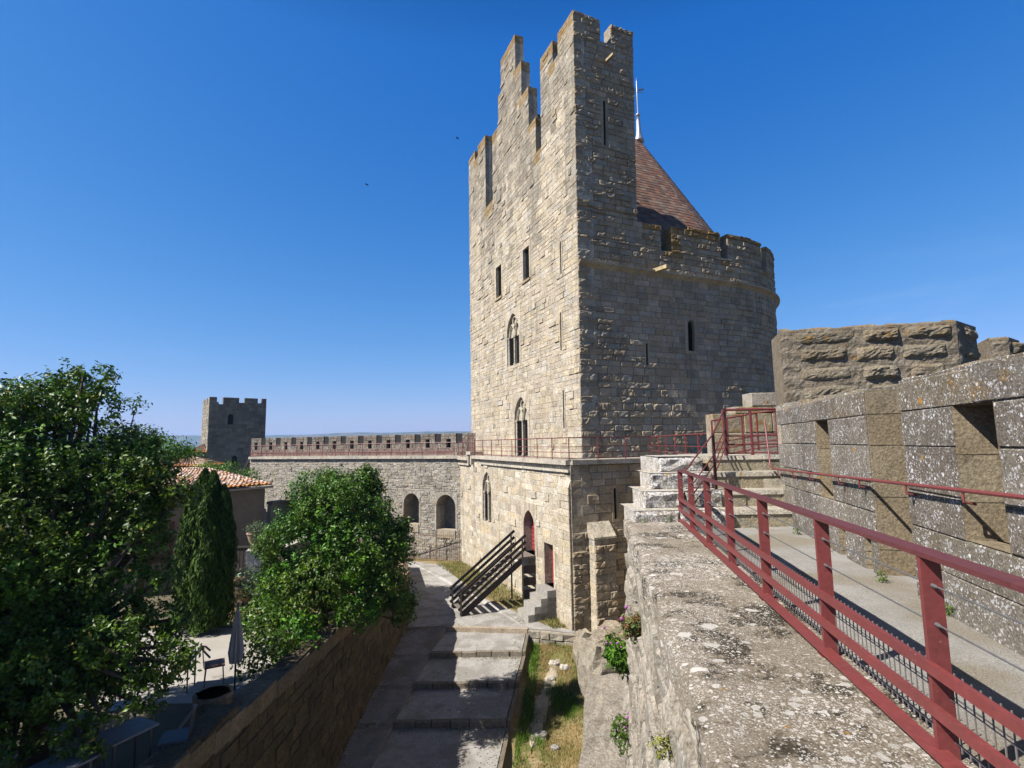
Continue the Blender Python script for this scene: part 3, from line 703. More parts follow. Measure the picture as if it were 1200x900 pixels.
# parapet with crenels closed by dark shutters, a loophole in each merlon
pit = 2.02; crs = [s for s in np.arange(.9, 24.5, pit)]
hp = [(s - .3, s + .3, .02, .9) for s in crs] + [(s + pit / 2 - .2, s + pit / 2 + .2, -.35, .4) for s in crs]
def P_par(s, z, d): return P_cur(s, z, d - 1.55)
mb = MB()
masonry(mb, P_par, lambda z: [(-2.5, 24.8)], -.95, .86, holes=hp, ch=(.25, .34), sl=(.3, .7), thick=.5, pal=[(.165, .138, .11), (.15, .124, .098), (.19, .158, .124)], seed=42, mortar=(.17, .14, .11), dj=(0, .02), gap=.02)
mb.build('parapet', M['curtain'], curt)
for s in crs:
    mb = MB(); mb.hexa([P_par(s - .29, .05, -.4), P_par(s + .29, .05, -.4), P_par(s + .29, .05, -.06), P_par(s - .29, .05, -.06), P_par(s - .29, .84, -.4), P_par(s + .29, .84, -.4), P_par(s + .29, .84, -.06), P_par(s - .29, .84, -.06)], (.02, .018, .018, 0)); mb.build('crenel_shutter', M['wood_dark'], curt)
    c = s + pit / 2; mb = MB()
    mb.quad(P_par(c - .2, -.35, -.35), P_par(c + .2, -.35, -.35), P_par(c + .2, .4, -.35), P_par(c - .2, .4, -.35), (.015, .014, .013, 0)); mb.build('loophole', M['dark'], curt)
cr = thing('rampart_railing', 'long red metal railing along the walkway of the distant crenellated rampart', 'railing', tuple(P_cur(12, -.93, .1)))
rail_run(cr, [P_cur(.4, -.93, .1), P_cur(22.9, -.93, .1), P_cur(22.9, -.93, -1.2)], step=1.5, h=1.05)
mb = MB()
for s in np.arange(.4, 22.8, 1.5):
    a, b = P_cur(s, -.9, .1), P_cur(s + 1.48, -.9, .1)
    for k in range(4): mb.bar(a + UP * (.12 + .09 * k), b + UP * (.12 + .09 * k), .008, .03, col=RED)
mb.build('mesh_panel', M['red_paint'], cr)
# wooden steps at the far end of the walkway
ws = thing('wooden_steps', 'dark wooden steps going down from the far end of the rampart by the square tower', 'stairs', tuple(P_cur(24, -4, 0)))
mb = MB()
for d in (-.1, -1.2): mb.bar(P_cur(23.1, -1.0, d), P_cur(25.6, -4.6, d), .08, .25, col=(.03, .024, .02, 0))
mb.build('stringer', M['wood_dark'], ws)
mb = MB()
for k in range(14):
    f = (k + .5) / 14; a = P_cur(23.1 + 2.5 * f, -1 - 3.6 * f + .05, -.1); b = P_cur(23.1 + 2.5 * f, -1 - 3.6 * f + .05, -1.2); mb.bar(a, b, .2, .04, col=(.05, .04, .032, 0))
mb.build('tread', M['wood_dark'], ws)

# iron fence in front of the curtain
fe = thing('iron_fence', 'rusty iron bar fence standing in front of the arched recesses of the rampart', 'fence', (-6.5, 41, -8.9))
A, B = V(-9.6, 41.9, -8.9), V(-4.2, 40.7, -8.9); RU = (.22, .14, .09, 0)
mb = MB()
for k in range(36):
    p = A + (B - A) * k / 35; mb.bar(p, p + UP * 2.05, .02, .02, col=jit(RU, .2))
mb.build('bars', M['dark_metal'], fe)
for z in (.2, 1.9):
    mb = MB(); mb.bar(A + UP * z, B + UP * z, .04, .04, col=RU); mb.build('rail', M['dark_metal'], fe)
for k in range(4):
    p = A + (B - A) * k / 3; mb = MB(); mb.bar(p, p + UP * 2.4, .06, .06, col=RU); mb.build('post', M['dark_metal'], fe)

# ------------------------------------------------------------------ FAR SQUARE TOWER
ft = thing('square_tower', 'square crenellated grey stone tower at the far left end of the rampart', 'tower', (-33.5, 62, -9))
fb = V(-36.2, 62, 0); fx = unit(V(.8, .6, 0)); fy = unit(V(-.6, .8, 0))
def P_ff(u, z, d): return fb + fx * u - fy * d + UP * z * 1.0
def P_fl(t, z, d): return fb + fy * t - fx * d + UP * z
def ft_spans(z):
    if z < 5.2: return [(0, 6.3)]
    if z < 5.45: return [(0, .85), (.85, 1.0), (1.5, 6.3)]
    return [(0, .8), (1.45, 3.2), (3.8, 5.3), (5.75, 6.3)]
PAL_FAR = [(.25, .205, .15), (.225, .185, .135), (.28, .235, .175), (.2, .165, .12)]
mb = MB(); hf = [(2.0, 2.65, 2.75, 4.05), (2.55, 3.35, -2.3, -.9)]
masonry(mb, P_ff, ft_spans, -9, 6.05, holes=hf, breaks=[5.2, 5.45], ch=(.3, .4), sl=(.4, .9), thick=.6, pal=PAL_FAR, seed=51, dj=(0, .03), lich=lambda u, z: .6 if z > 5.7 else 0, mortar=(.19, .17, .14))
masonry(mb, P_fl, lambda z: [(0, 6.3)] if z < 5.3 else [(0, 1.6), (2.3, 4), (4.7, 6.3)], -9, 6.05, breaks=[5.3], ch=(.3, .4), sl=(.4, .9), thick=.6, pal=PAL_CURT, seed=52, dj=(0, .03))
mb.build('tower_wall', M['tower'], ft)
opening(P_ff, arch_pts(2.03, 2.62, 2.8, 3.75, 4.02, round_=True), hf[0], .06, ft, 'window', PAL_FAR, seed=95)
opening(P_ff, arch_pts(2.65, 3.25, -2.3, -1.4, -1.0, round_=True), hf[1], .08, ft, 'doorway', PAL_FAR, seed=96)
mb = MB(); q = [fb + fx * .3 + fy * .3, fb + fx * 6.2 + fy * .3, fb + fx * 6.2 + fy * 6, fb + fx * .3 + fy * 6]
mb.prism([p + UP * -9 for p in q], 14.0, (.3, .27, .22, 0)); mb.build('tower_core', M['tower'], ft)

# ------------------------------------------------------------------ TILED HOUSE
def tiled(mb, A, B, D, C, du=.24, dv=.42, seed=1):
    """canal tiles: A-B eave, D above A, C above B; each tile a half barrel with its own colour"""
    r = random.Random(seed); A, B, C, D = [np.asarray(p, float) for p in (A, B, C, D)]
    nu = max(2, round(np.linalg.norm(B - A) / du)); nv = max(2, round(np.linalg.norm(D - A) / dv))
    nrm = unit(np.cross(B - A, D - A)); nrm = nrm if nrm[2] > 0 else -nrm
    pt = lambda u, v: (A * (1 - u) + B * u) * (1 - v) + (D * (1 - u) + C * u) * v
    cols = [(.42, .25, .17), (.5, .34, .26), (.38, .2, .12), (.55, .42, .34), (.33, .22, .16), (.45, .26, .15), (.4, .31, .26), (.2, .14, .11)]
    for i in range(nu):
        for j in range(nv):
            c = jit(r.choice(cols), .2, 0, r); 
            if j == 0: c = jit((.5, .22, .07), .2, 0, r)
            ju = r.uniform(-.12, .12); jz = r.uniform(-.012, .03); u0, u1, v0, v1 = (i + ju) / nu, (i + 1 + ju + r.uniform(-.08, .08)) / nu, (j + r.uniform(-.12, .06) * (j > 0)) / nv, (j + 1.12) / nv
            prof = []; n = 4
            for k in range(n + 1):
                t = k / n; prof.append((u0 + (u1 - u0) * (.04 + .92 * t), math.sin(PI * t) * du * .34))
            vs = [pt(u, v0) + nrm * (h + .04 + jz) for u, h in prof] + [pt(u, v1) + nrm * (h * .85 + .0) for u, h in prof]
            mb.add(vs, [(k, k + 1, k + 1 + n + 1, k + n + 1) for k in range(n)] + [tuple(range(n + 1))], c)
    mb.quad(A, B, C, D, (.2, .12, .08, 0))
h = thing('tiled_house', 'beige house with a low terracotta tiled roof behind the cypress', 'house', (-14, 26, -6.5))
A, B = V(-15.6, 23.4, -2.0), V(-12.75, 28.0, -2.0); up = V(-.85, .53, 0)
mb = MB(); D, C = A + V(-3.9, 6.3, 1.0), B + V(-5.6, 3.6, .75); tiled(mb, A + unit(A - B) * 2.5, B, D + unit(A - B) * 2.5 + V(0, 0, -.02), C, seed=3); mb.build('roof', M['tile'], h)
mb = MB(); bv = unit(B - A)
q = [A - bv * 2.3 + up * .3, B - bv * .25 + up * .3, B + up * 6 - bv * .25, A + up * 6 - bv * 2.3]
mb.prism([V(p[0], p[1], -6.8) for p in q], 4.6, (.29, .23, .165, 0)); mb.build('wall', M['render_wall'], h)
mb = MB(); mb.bar(A - bv * 2.4 + V(.02, -.04, -.1), B + V(.02, -.04, -.1), .1, .1, col=(.25, .24, .23, 0)); mb.build('gutter', M['metal'], h)
mb = MB(); p = A + bv * .2 + up * .27; mb.box(V(p[0], p[1], -5.0), 1.1, .06, 1.7, bv, (.12, .02, .02, 0)); mb.build('shutter', M['red_paint'], h)
gw = thing('garden_wall', 'low beige wall with a stone coping beside the tiled house', 'wall', (-12.2, 29, -6.6))
mb = MB(); mb.prism([V(-12.85, 28.05, -6.8), V(-12.0, 29.6, -6.8), V(-12.3, 29.75, -6.8), V(-13.1, 28.2, -6.8)], 3.75, (.34, .28, .21, 0)); mb.build('wall', M['render_wall'], gw)
mb = MB(); mb.prism([V(-12.75, 28.0, -3.04), V(-11.85, 29.65, -3.04), V(-12.4, 29.85, -3.04), V(-13.2, 28.3, -3.04)], .14, (.25, .2, .15, 0)); mb.build('coping', M['clay'], gw)
# houses far behind
def small_house(x, y, w, d, ze, zr, zb, label, seed, wall=(.3, .24, .18, 0)):
    h = thing('small_house', label, 'house', (x, y, zb)); mb = MB()
    mb.box(V(x, y, zb), w, d, ze - zb, col=wall); mb.build('wall', M['render_wall'], h)
    mb = MB(); e = .3; A = V(x - w/2 - e, y - d/2 - e, ze); B = V(x + w/2 + e, y - d/2 - e, ze); C = V(x + w/2 + e, y + d/2 + e, ze); D = V(x - w/2 - e, y + d/2 + e, ze); r1, r2 = V(x - w*.15, y, zr), V(x + w*.15, y, zr)
    tiled(mb, A, B, r1, r2, .3, .5, seed); tiled(mb, B, C, r2, r2 + V(0, .01, 0), .3, .5, seed + 1); tiled(mb, D, A, r1 + V(0, .01, 0), r1, .3, .5, seed + 2); tiled(mb, C, D, r2, r1, .3, .5, seed + 3)
    mb.build('roof', M['tile'], h); return h
small_house(-29.5, 47, 4.6, 4, -1.6, -.75, -7, 'small house with a brown hipped roof half hidden behind the big tree', 11, (.12, .1, .08, 0))
small_house(-37.4, 63.5, 1.6, 3, -.6, .35, -7, 'narrow pale house with a red roof close against the left side of the square tower', 12, (.45, .38, .3, 0))

# ------------------------------------------------------------------ NEAR RAMPART: wall under the viewer, walkway, stairs
def wx(y): return 1.02 + .16 * (y - 2.75)
def rx(y): return 2.13 + .155 * (y - 2.77)
ZW, ZC = -1.72, -1.6
near = thing('near_rampart', 'lichen covered stone rampart wall with a broad flat coping under the red railing', 'rampart', (1.5, 5, -9))
def P_near(s, z, d):   # battered outer face; s = y
    b = max(0, -1.75 - z) * .045
    return V(wx(s), s, 0) + unit(V(-1, .16, 0)) * (d + b) + UP * z
mb = MB()
masonry(mb, P_near, lambda z: [(-3, 11.05)], -9.8, -1.78, ch=(.2, .34), sl=(.3, .8), thick=.8, pal=[(.30, .262, .21), (.27, .235, .185), (.33, .29, .235), (.22, .19, .15), (.35, .31, .25)], seed=61, dj=(-.02, .05), gap=.035, bev=.03, skew=1.2, lich=lambda u, z: .12, mortar=(.3, .26, .2))
def P_end(s, z, d): return V(wx(11.05), 11.05, 0) + unit(V(1, .1, 0)) * (s - max(0, -1.75 - z) * .045) + V(0, 1, 0) * d + UP * z
masonry(mb, P_end, lambda z: [(0, 1.5)], -9.8, -1.78, ch=(.25, .34), sl=(.3, .8), thick=.5, pal=PAL_CURT, seed=62, dj=(-.02, .04), gap=.03)
mb.build('wall_face', M['nearwall'], near)
# coping: worn slabs, uneven surface
mb = MB(); ys = [-3.0, 11.05]
for a, b in zip(ys[:-1], ys[1:]):
    n, mU = max(3, int((b - a) / .12)), 12; vs = []; fs = []; top = rnd.uniform(-.006, .006); col = jit((.265, .225, .175), .08, 0)
    ph = rnd.uniform(0, 9); ed = [.03 * math.sin(k * .37) + rnd.uniform(-.022, .022) for k in range(n + 1)]
    for i in range(n + 1):
        y = a + (b - a - .003) * i / n
        for j in range(mU + 1):
            f = j / mU; x0, x1 = wx(y) - .05 + ed[i] * (1 if 0 < i < n else .5), rx(y) + .13
            x = x0 + (x1 - x0) * f
            z = ZC + top + .008 * math.sin(x * 7 + ph) * math.sin(y * 6 + ph) + .01 * math.sin(y * 1.7 + x) + rnd.uniform(-.003, .003) - (.03 if j == 0 else 0) - (.004 if (i in (0, n)) else 0)
            vs.append(V(x, y, z))
    for i in range(n):
        for j in range(mU):
            o = i * (mU + 1) + j; fs.append((o, o + 1, o + mU + 2, o + mU + 1))
    mb.add(vs, fs, col)
    # outer lip and inner drop
    for i in range(n):
        p, q = vs[i * (mU + 1)], vs[(i + 1) * (mU + 1)]
        p2, q2 = vs[i * (mU + 1) + mU], vs[(i + 1) * (mU + 1) + mU]
        mb.quad(q, p, V(p[0] + .0, p[1], -1.9), V(q[0], q[1], -1.9), col); mb.quad(p2, q2, V(q2[0], q2[1], -1.9), V(p2[0], p2[1], -1.9), col)
    p, q = vs[-1], vs[-1 - mU]; mb.quad(p, q, V(q[0], q[1], -1.9), V(p[0], p[1], -1.9), col)
mb.build('coping', M['coping'], near, True)

mb = MB(); N = 60; vs = []; fs = []
for i in range(N + 1):
    y = -3 + 14.4 * i / N
    for j in range(15):
        f = j / 14; x0, x1 = rx(y) + .1, 4.4 + .244 * (y - 4.31) + .6
        x = x0 + (x1 - x0) * f; vs.append(V(x, y, ZW + .012 * math.sin(x * 3.1) * math.sin(y * 2.2) + rnd.uniform(-.003, .003) + .06 * max(0, f - .75)))
for i in range(N):
    for j in range(14): o = i * 15 + j; fs.append((o, o + 1, o + 16, o + 15))
mb.add(vs, fs); tag(mb.build('walkway', M['walk'], None, True), kind='structure')
mb = MB(); mb.prism([V(rx(-3) + .1, -3, -9.8), V(6, -3, -9.8), V(9, 11.3, -9.8), V(rx(11) + .1, 11.05, -9.8)], 8.0, (.3, .27, .22, 0)); mb.build('rampart_core', M['curtain'], near)

# near railing: flat bar posts, broad handrail, two cables, wire mesh
nr = thing('near_railing', 'dark red steel railing with wire mesh and cables along the near rampart walkway', 'railing', (2.5, 5, ZC))
py_ = [-.1, 1.35, 2.77, 4.05, 5.45, 6.8, 8.1, 9.45, 10.6]
rdv = unit(V(.155, 1, 0)); rn = V(rdv[1], -rdv[0], 0)
def rp(y, h): return V(rx(y), y, ZC + h)
for y in py_:
    mb = MB(); mb.bar(rp(y, -.01), rp(y, .99), .095, .028, up=rdv, col=RED); po = mb.build('post', M['red_paint'], nr)
    mb = MB(); mb.box(rp(y, -.004), .16, .1, .012, rn, jit(RED, .1)); mb.build('base_plate', M['red_paint'], po)
    for hh in (.845, .655):
        mb = MB(); mb.tube([rp(y, hh) - rdv * .05, rp(y, hh) - rdv * .036, rp(y, hh) - rdv * .035, rp(y, hh) + rdv * .03], [.006, .007, .0105, .0105], 8, (.28, .28, .28, 0)); mb.build('cable_bolt', M['metal'], po)
mb = MB()
for a, b in zip(py_[:-1], py_[1:]): mb.bar(rp(a, 1.0) + rdv * .002, rp(b, 1.0), .105, .026, col=jit((.115, .03, .032, 0), .06))
mb.build('handrail', M['red_paint'], nr)
for hh, w, t in ((.45, .012, .055), (.25, .012, .055), (.055, .1, .012)):
    mb = MB()
    for a, b in zip(py_[:-1], py_[1:]): mb.bar(rp(a, hh) + rn * -.055, rp(b, hh) + rn * -.055, max(w, .03) if hh > .1 else w, t, col=jit(RED, .06))
    mb.build('mid_rail' if hh > .1 else 'bottom_rail', M['red_paint'], nr)
for hh in (.845, .655):
    mb = MB(); mb.tube([rp(py_[0], hh), rp(py_[-1], hh)], .0045, 6, (.12, .12, .12, 0)); mb.build('cable', M['dark_metal'], nr)
for a, b in zip(py_[:-1], py_[1:]):
    mb = MB(); n = 24
    for k in range(1, n):
        y = a + (b - a) * k / n; mb.bar(rp(y, .07) + rn * .03, rp(y, .44) + rn * .03, 0.0055, .0055, col=(.2, .18, .17, 0))
    for k in range(4): hh = .1 + .1 * k; mb.bar(rp(a, hh) + rn * .03, rp(b, hh) + rn * .03, 0.0055, .0055, col=(.2, .18, .17, 0))
    mb.build('wire_mesh', M['dark_metal'], nr)

# parapet on the right of the walkway
PW = V(math.sin(math.radians(13.7)), math.cos(math.radians(13.7)), 0); PN = V(-PW[1], PW[0], 0); PB = V(3.96, 4.31, 0)
def P_pp(s, z, d): return PB + PW * s + PN * d + UP * z
par = thing('parapet_wall', 'lichen spotted stone parapet with niches on the right of the walkway', 'wall', tuple(P_pp(3, ZW, 0)))
n1 = (3.9, 4.5, -.95, .28); n2 = (-.03, .56, -.95, .28); ft_holes = [(1.05, 1.42, -1.8, -1.32), (2.66, 2.86, -1.8, -1.32), (3.55, 3.78, -1.8, -1.32)]
gapS = (1.56, 2.52)
def pp_spans(z):
    t = []
    if z < .62: t.append((-4, gapS[0]))
    if z < .6: t.append((gapS[1], 7.0))
    return t
PAL_PP = [(.155, .135, .11), (.17, .148, .118), (.145, .126, .103), (.165, .14, .105)]
mb = MB()
masonry(mb, P_pp, pp_spans, -1.8, .62, holes=[n1, n2] + ft_holes, breaks=[.6, -.1], ch=(.42, .6), sl=(.8, 1.6), thick=1.0, pal=PAL_PP, seed=71, dj=(-.004, .006), gap=.008, bev=.012, skew=.15, lich=lambda u, z: .42 if z > .35 else .05, mortar=(.15, .13, .105))
for a, b, z0, z1 in ((-4, gapS[0], .62, .66), (gapS[1], 7.0, .6, .64)):
    n = 30; 
    for k in range(n):
        s0, s1 = a + (b - a) * k / n, a + (b - a) * (k + 1) / n; w0 = .012 * math.sin(s0 * 5); w1 = .012 * math.sin(s1 * 5); k2 = .02 * (s0 - 2) if s0 > 2.5 else 0; k3 = .02 * (s1 - 2) if s1 > 2.5 else 0
        mb.hexa([P_pp(s0, z0 - .03, -1.0), P_pp(s1, z0 - .03, -1.0), P_pp(s1, z0 - .03, -.02), P_pp(s0, z0 - .03, -.02), P_pp(s0, z1 + w0 + k2, -1.0), P_pp(s1, z1 + w1 + k3, -1.0), P_pp(s1, z1 + w1 + k3 - .018, -.06), P_pp(s0, z1 + w0 + k2 - .018, -.06)], (.17, .145, .11, .5))
mb.build('wall_face', M['parapet'], par)
# niches: splayed reveals of bare brown stone
mb = MB(); RC = (.225, .182, .122, .05)
def niche(a, b, z0, z1, dep):
    zs = [z0, z0 + (z1 - z0) * .28, z0 + (z1 - z0) * .63, z1]
    for za, zb in zip(zs[:-1], zs[1:]): mb.quad(P_pp(b, za + .006, .0), P_pp(b, zb - .004, .0), P_pp(b - .06, zb - .004, -dep), P_pp(b - .06, za + .006, -dep), jit(RC, .1, .05))
    mb.quad(P_pp(b + .004, z0, .0), P_pp(b + .004, z1, .0), P_pp(b - .056, z1, -dep), P_pp(b - .056, z0, -dep), (.1, .085, .06, 0))
    mb.quad(P_pp(a, z0, 0), P_pp(a + .06, z0, -dep), P_pp(a + .06, z1, -dep), P_pp(a, z1, 0), RC)
    mb.quad(P_pp(a, z1 - .006, -.01), P_pp(b, z1 - .006, -.01), P_pp(b, z1 - .006, -dep), P_pp(a, z1 - .006, -dep), RC); mb.quad(P_pp(a, z0 + .01, -.01), P_pp(b, z0 + .01, -.01), P_pp(b, z0 + .01, -dep), P_pp(a, z0 + .01, -dep), RC)
    mb.quad(P_pp(a, z0, -dep), P_pp(b, z0, -dep), P_pp(b, z1, -dep), P_pp(a, z1, -dep), RC)
niche(*n1, .75); niche(*n2, .75)
for q in ft_holes: niche(*q, .5)
zs = [-1.8, -1.4, -.75, -.1, .3, .62]
for za, zb in zip(zs[:-1], zs[1:]): mb.hexa([P_pp(gapS[1] - .02, za, -.94), P_pp(gapS[1] + .05, za, -.94), P_pp(gapS[1] + .05, za, -.03), P_pp(gapS[1] - .02, za, -.03)] + [P_pp(gapS[1] - .02, zb - .01, -.94), P_pp(gapS[1] + .05, zb - .01, -.94), P_pp(gapS[1] + .05, zb - .01, -.03), P_pp(gapS[1] - .02, zb - .01, -.03)], jit(RC, .1, .1))
mb.quad(P_pp(gapS[0], -1.8, -.95), P_pp(gapS[1], -1.8, -.95), P_pp(gapS[1], .6, -.95), P_pp(gapS[0], .6, -.95), RC)
mb.build('niche_reveal', M['reveal'], par)
# end face of the parapet beside the steps
mb = MB(); masonry(mb, lambda t, z, d: P_pp(7.0 + d, z, -t), lambda z: [(0, 1.0)], -1.8, .68, ch=(.5, .6), sl=(.5, 1.0), thick=.3, pal=PAL_PP, seed=72, dj=(0, .005), gap=.006)
mb.build('wall_end', M['parapet'], par)
# wall handrail
hr = thing('wall_handrail', 'thin dark red handrail on brackets along the lichen spotted parapet', 'handrail', tuple(P_pp(3, -.6, .1)))
def hz(s): return -.47 - .024 * s
mb = MB(); mb.tube([P_pp(-4, hz(-4), .09), P_pp(7.25, hz(7.25), .09), P_pp(7.42, hz(7.4) + .05, .09), P_pp(7.8, .42, .06)], .019, 8, RED); mb.build('rail', M['red_paint'], hr)
for s in (-2.2, -1.4, .35, 1.38, 2.62, 3.35, 4.7, 5.7, 6.8):
    mb = MB(); mb.tube([P_pp(s, hz(s) - .01, .09), P_pp(s, hz(s) - .1, .09), P_pp(s, hz(s) - .12, .0)], .012, 6, RED); mb.build('bracket', M['red_paint'], hr)

# stairs up to the landing
st = thing('stone_steps', 'worn stone steps rising from the walkway to the upper landing', 'steps', (4.8, 11, ZW))
sy = [10.45, 10.95, 11.45, 11.95]; sz = [-1.38, -1.05, -.71, -.37]
lx = [3.55, 3.75, 3.95, 4.15]
for i in range(4):
    y0, z1 = sy[i], sz[i]; y1 = 12.6 if i < 3 else 14.2
    mb = MB(); n = 3; xa, xb = lx[i] + .3, 6.3
    for k in range(n):
        a, b = xa + (xb - xa) * k / n, xa + (xb - xa) * (k + 1) / n
        j = rnd.uniform(-.02, .02); col = jit((.33, .28, .19), .1, .25)
        mb.hexa([V(a, y0 + j + .03, ZW - .1), V(b - .008, y0 + j + .03, ZW - .1), V(b - .008, y1, ZW - .1), V(a, y1, ZW - .1), V(a, y0 + j + .03, z1 - .09), V(b - .008, y0 + j + .03, z1 - .09), V(b - .008, y1, z1 - .09), V(a, y1, z1 - .09)], col)
        mb.hexa([V(a, y0 + j, z1 - .09), V(b - .008, y0 + j, z1 - .09), V(b - .008, y1, z1 - .09), V(a, y1, z1 - .09), V(a, y0 + j + .02, z1), V(b - .008, y0 + j + .02, z1), V(b - .008, y1, z1), V(a, y1, z1)], jit((.40, .36, .29), .08, .05))
    mb.build('step', M['merlon'], st)
sb = thing('stepped_side_wall', 'stepped wall end of white lichened blocks left of the stone steps', 'wall', (3.2, 11, ZW))
bx = [2.36, 2.66, 2.96, 3.28]; 
for i in range(4):
    y0 = [10.5, 10.95, 11.45, 11.95][i]; mb = MB(); z0 = ZW - .1 if i == 0 else sz[i - 1] - .03; r2 = random.Random(90 + i)
    def P_b(u, z, d, y0=y0): return V(u, y0 - d, z)
    masonry(mb, P_b, lambda z: [(bx[i], 4.3)], z0, sz[i] - .02 * (i == 3), ch=(.36, .4), sl=(.7, 1.0), thick=.9 if i < 3 else 1.6, pal=[(.25, .225, .185), (.22, .195, .155)], seed=91 + i, dj=(-.01, .03), gap=.012, bev=.04, skew=1, lich=lambda u, z: .3, rough=lambda u, z: 1)
    mb.quad(V(bx[i] - .01, y0, sz[i] + .008), V(4.3, y0, sz[i] + .008), V(4.3, y0 + 1.25, sz[i] + .008), V(bx[i] - .01, y0 + 1.25, sz[i] + .008), (.36, .31, .22, .4))
    mb.build('stone_course', M['white_block'], sb)
# body of the wall walk between landing and terrace
ww = thing('wall_walk', 'stone wall walk joining the upper landing to the tower terrace', 'rampart', (7, 18, -9))
mb = MB(); q = [V(3.3, 12.1, 0), V(6.0, 14.3, 0), V(6.1, 16.2, 0), C0 + R * 4.65, C0 + R * 11, V(12, 14.3, 0), V(9, 11.2, 0), V(6.3, 11.2, 0)]
mb.prism([p + UP * -9.8 for p in q], 9.8 + ZT - .01, (.34, .3, .23, 0)); mb.build('walk_body', M['flank'], ww)
# landing railings
lr = thing('landing_railing', 'dark red railing across the top of the stone steps', 'railing', (5.5, 12.1, sz[3]))
rail_run(lr, [V(4.93, 12.2, sz[3]), V(6.2, 12.2, sz[3])], h=1.06, step=.62, mids=(.45, .25), low=.05, r=.026, post=.034)
lr2 = thing('landing_railing', 'paler red railing behind the landing, in front of the yellow lichened wall', 'railing', (6, 15, -.8))
rail_run(lr2, [V(5.3, 13.9, -.5), V(6.6, 14.1, -.3), V(7.6, 14.0, -.2)], h=1.0, step=.5, mids=(.4, .22), low=.05, r=.02, post=.026)
mb = MB(); 
for a, b in ((V(5.35, 13.95, -.45), V(6.6, 14.15, -.25)), (V(6.6, 14.15, -.25), V(7.6, 14.05, -.15))):
    for k in range(6): mb.bar(a + UP * (.02 + .06 * k), b + UP * (.02 + .06 * k), .005, .008, col=RED)
mb.build('mesh_panel', M['red_paint'], lr2)
sr = thing('stair_railing', 'sloping red stair railing between the near railing and the landing', 'railing', (4.2, 11.2, -1.4))
pA, pM, pE = V(3.42, 10.55, ZC + 1.0), V(4.36, 11.35, -.1 + .25), V(4.93, 12.15, sz[3] + 1.05)
mb = MB(); mb.tube([V(3.45, 10.6, -.62), V(4.3, 11.25, .12), pE], .018, 6, (.13, .03, .03, 0)); mb.build('top_rail', M['red_paint'], sr)
for k, dz in enumerate((.42, .62, .82)):
    mb = MB(); mb.tube([V(3.47, 10.62, -.62 - dz), V(4.32, 11.27, .12 - dz), pE - UP * dz], .014, 6, (.13, .03, .03, 0)); mb.build('mid_rail', M['red_paint'], sr)
for p, z0 in ((V(4.3, 11.25, .14), -1.3), (V(4.93, 12.13, .72), -.37)):
    mb = MB(); mb.bar(V(p[0], p[1], z0), p, .055, .055, col=(.06, .02, .02, 0)); mb.build('post', M['red_paint'], sr)
# yellow lichened wall behind the landing
yw = thing('lichen_wall', 'short stone wall stained with yellow lichen behind the landing railing', 'wall', (6.5, 15, -1))
mb = MB(); masonry(mb, lambda u, z, d: V(u, 15.2 - d, z), lambda z: [(5.85, 9)] if z < .75 else ([(6.5, 9)] if z < .95 else [(7.0, 9)]), -1, 1.35, breaks=[.75, .95], ch=(.4, .55), sl=(.6, 1.1), thick=.6, pal=[(.36, .31, .21), (.33, .28, .2), (.3, .27, .23)], seed=95, dj=(0, .02), lich=lambda u, z: .8 if u < 7 and z > -.1 else .3)
mb.build('wall_face', M['merlon'], yw)

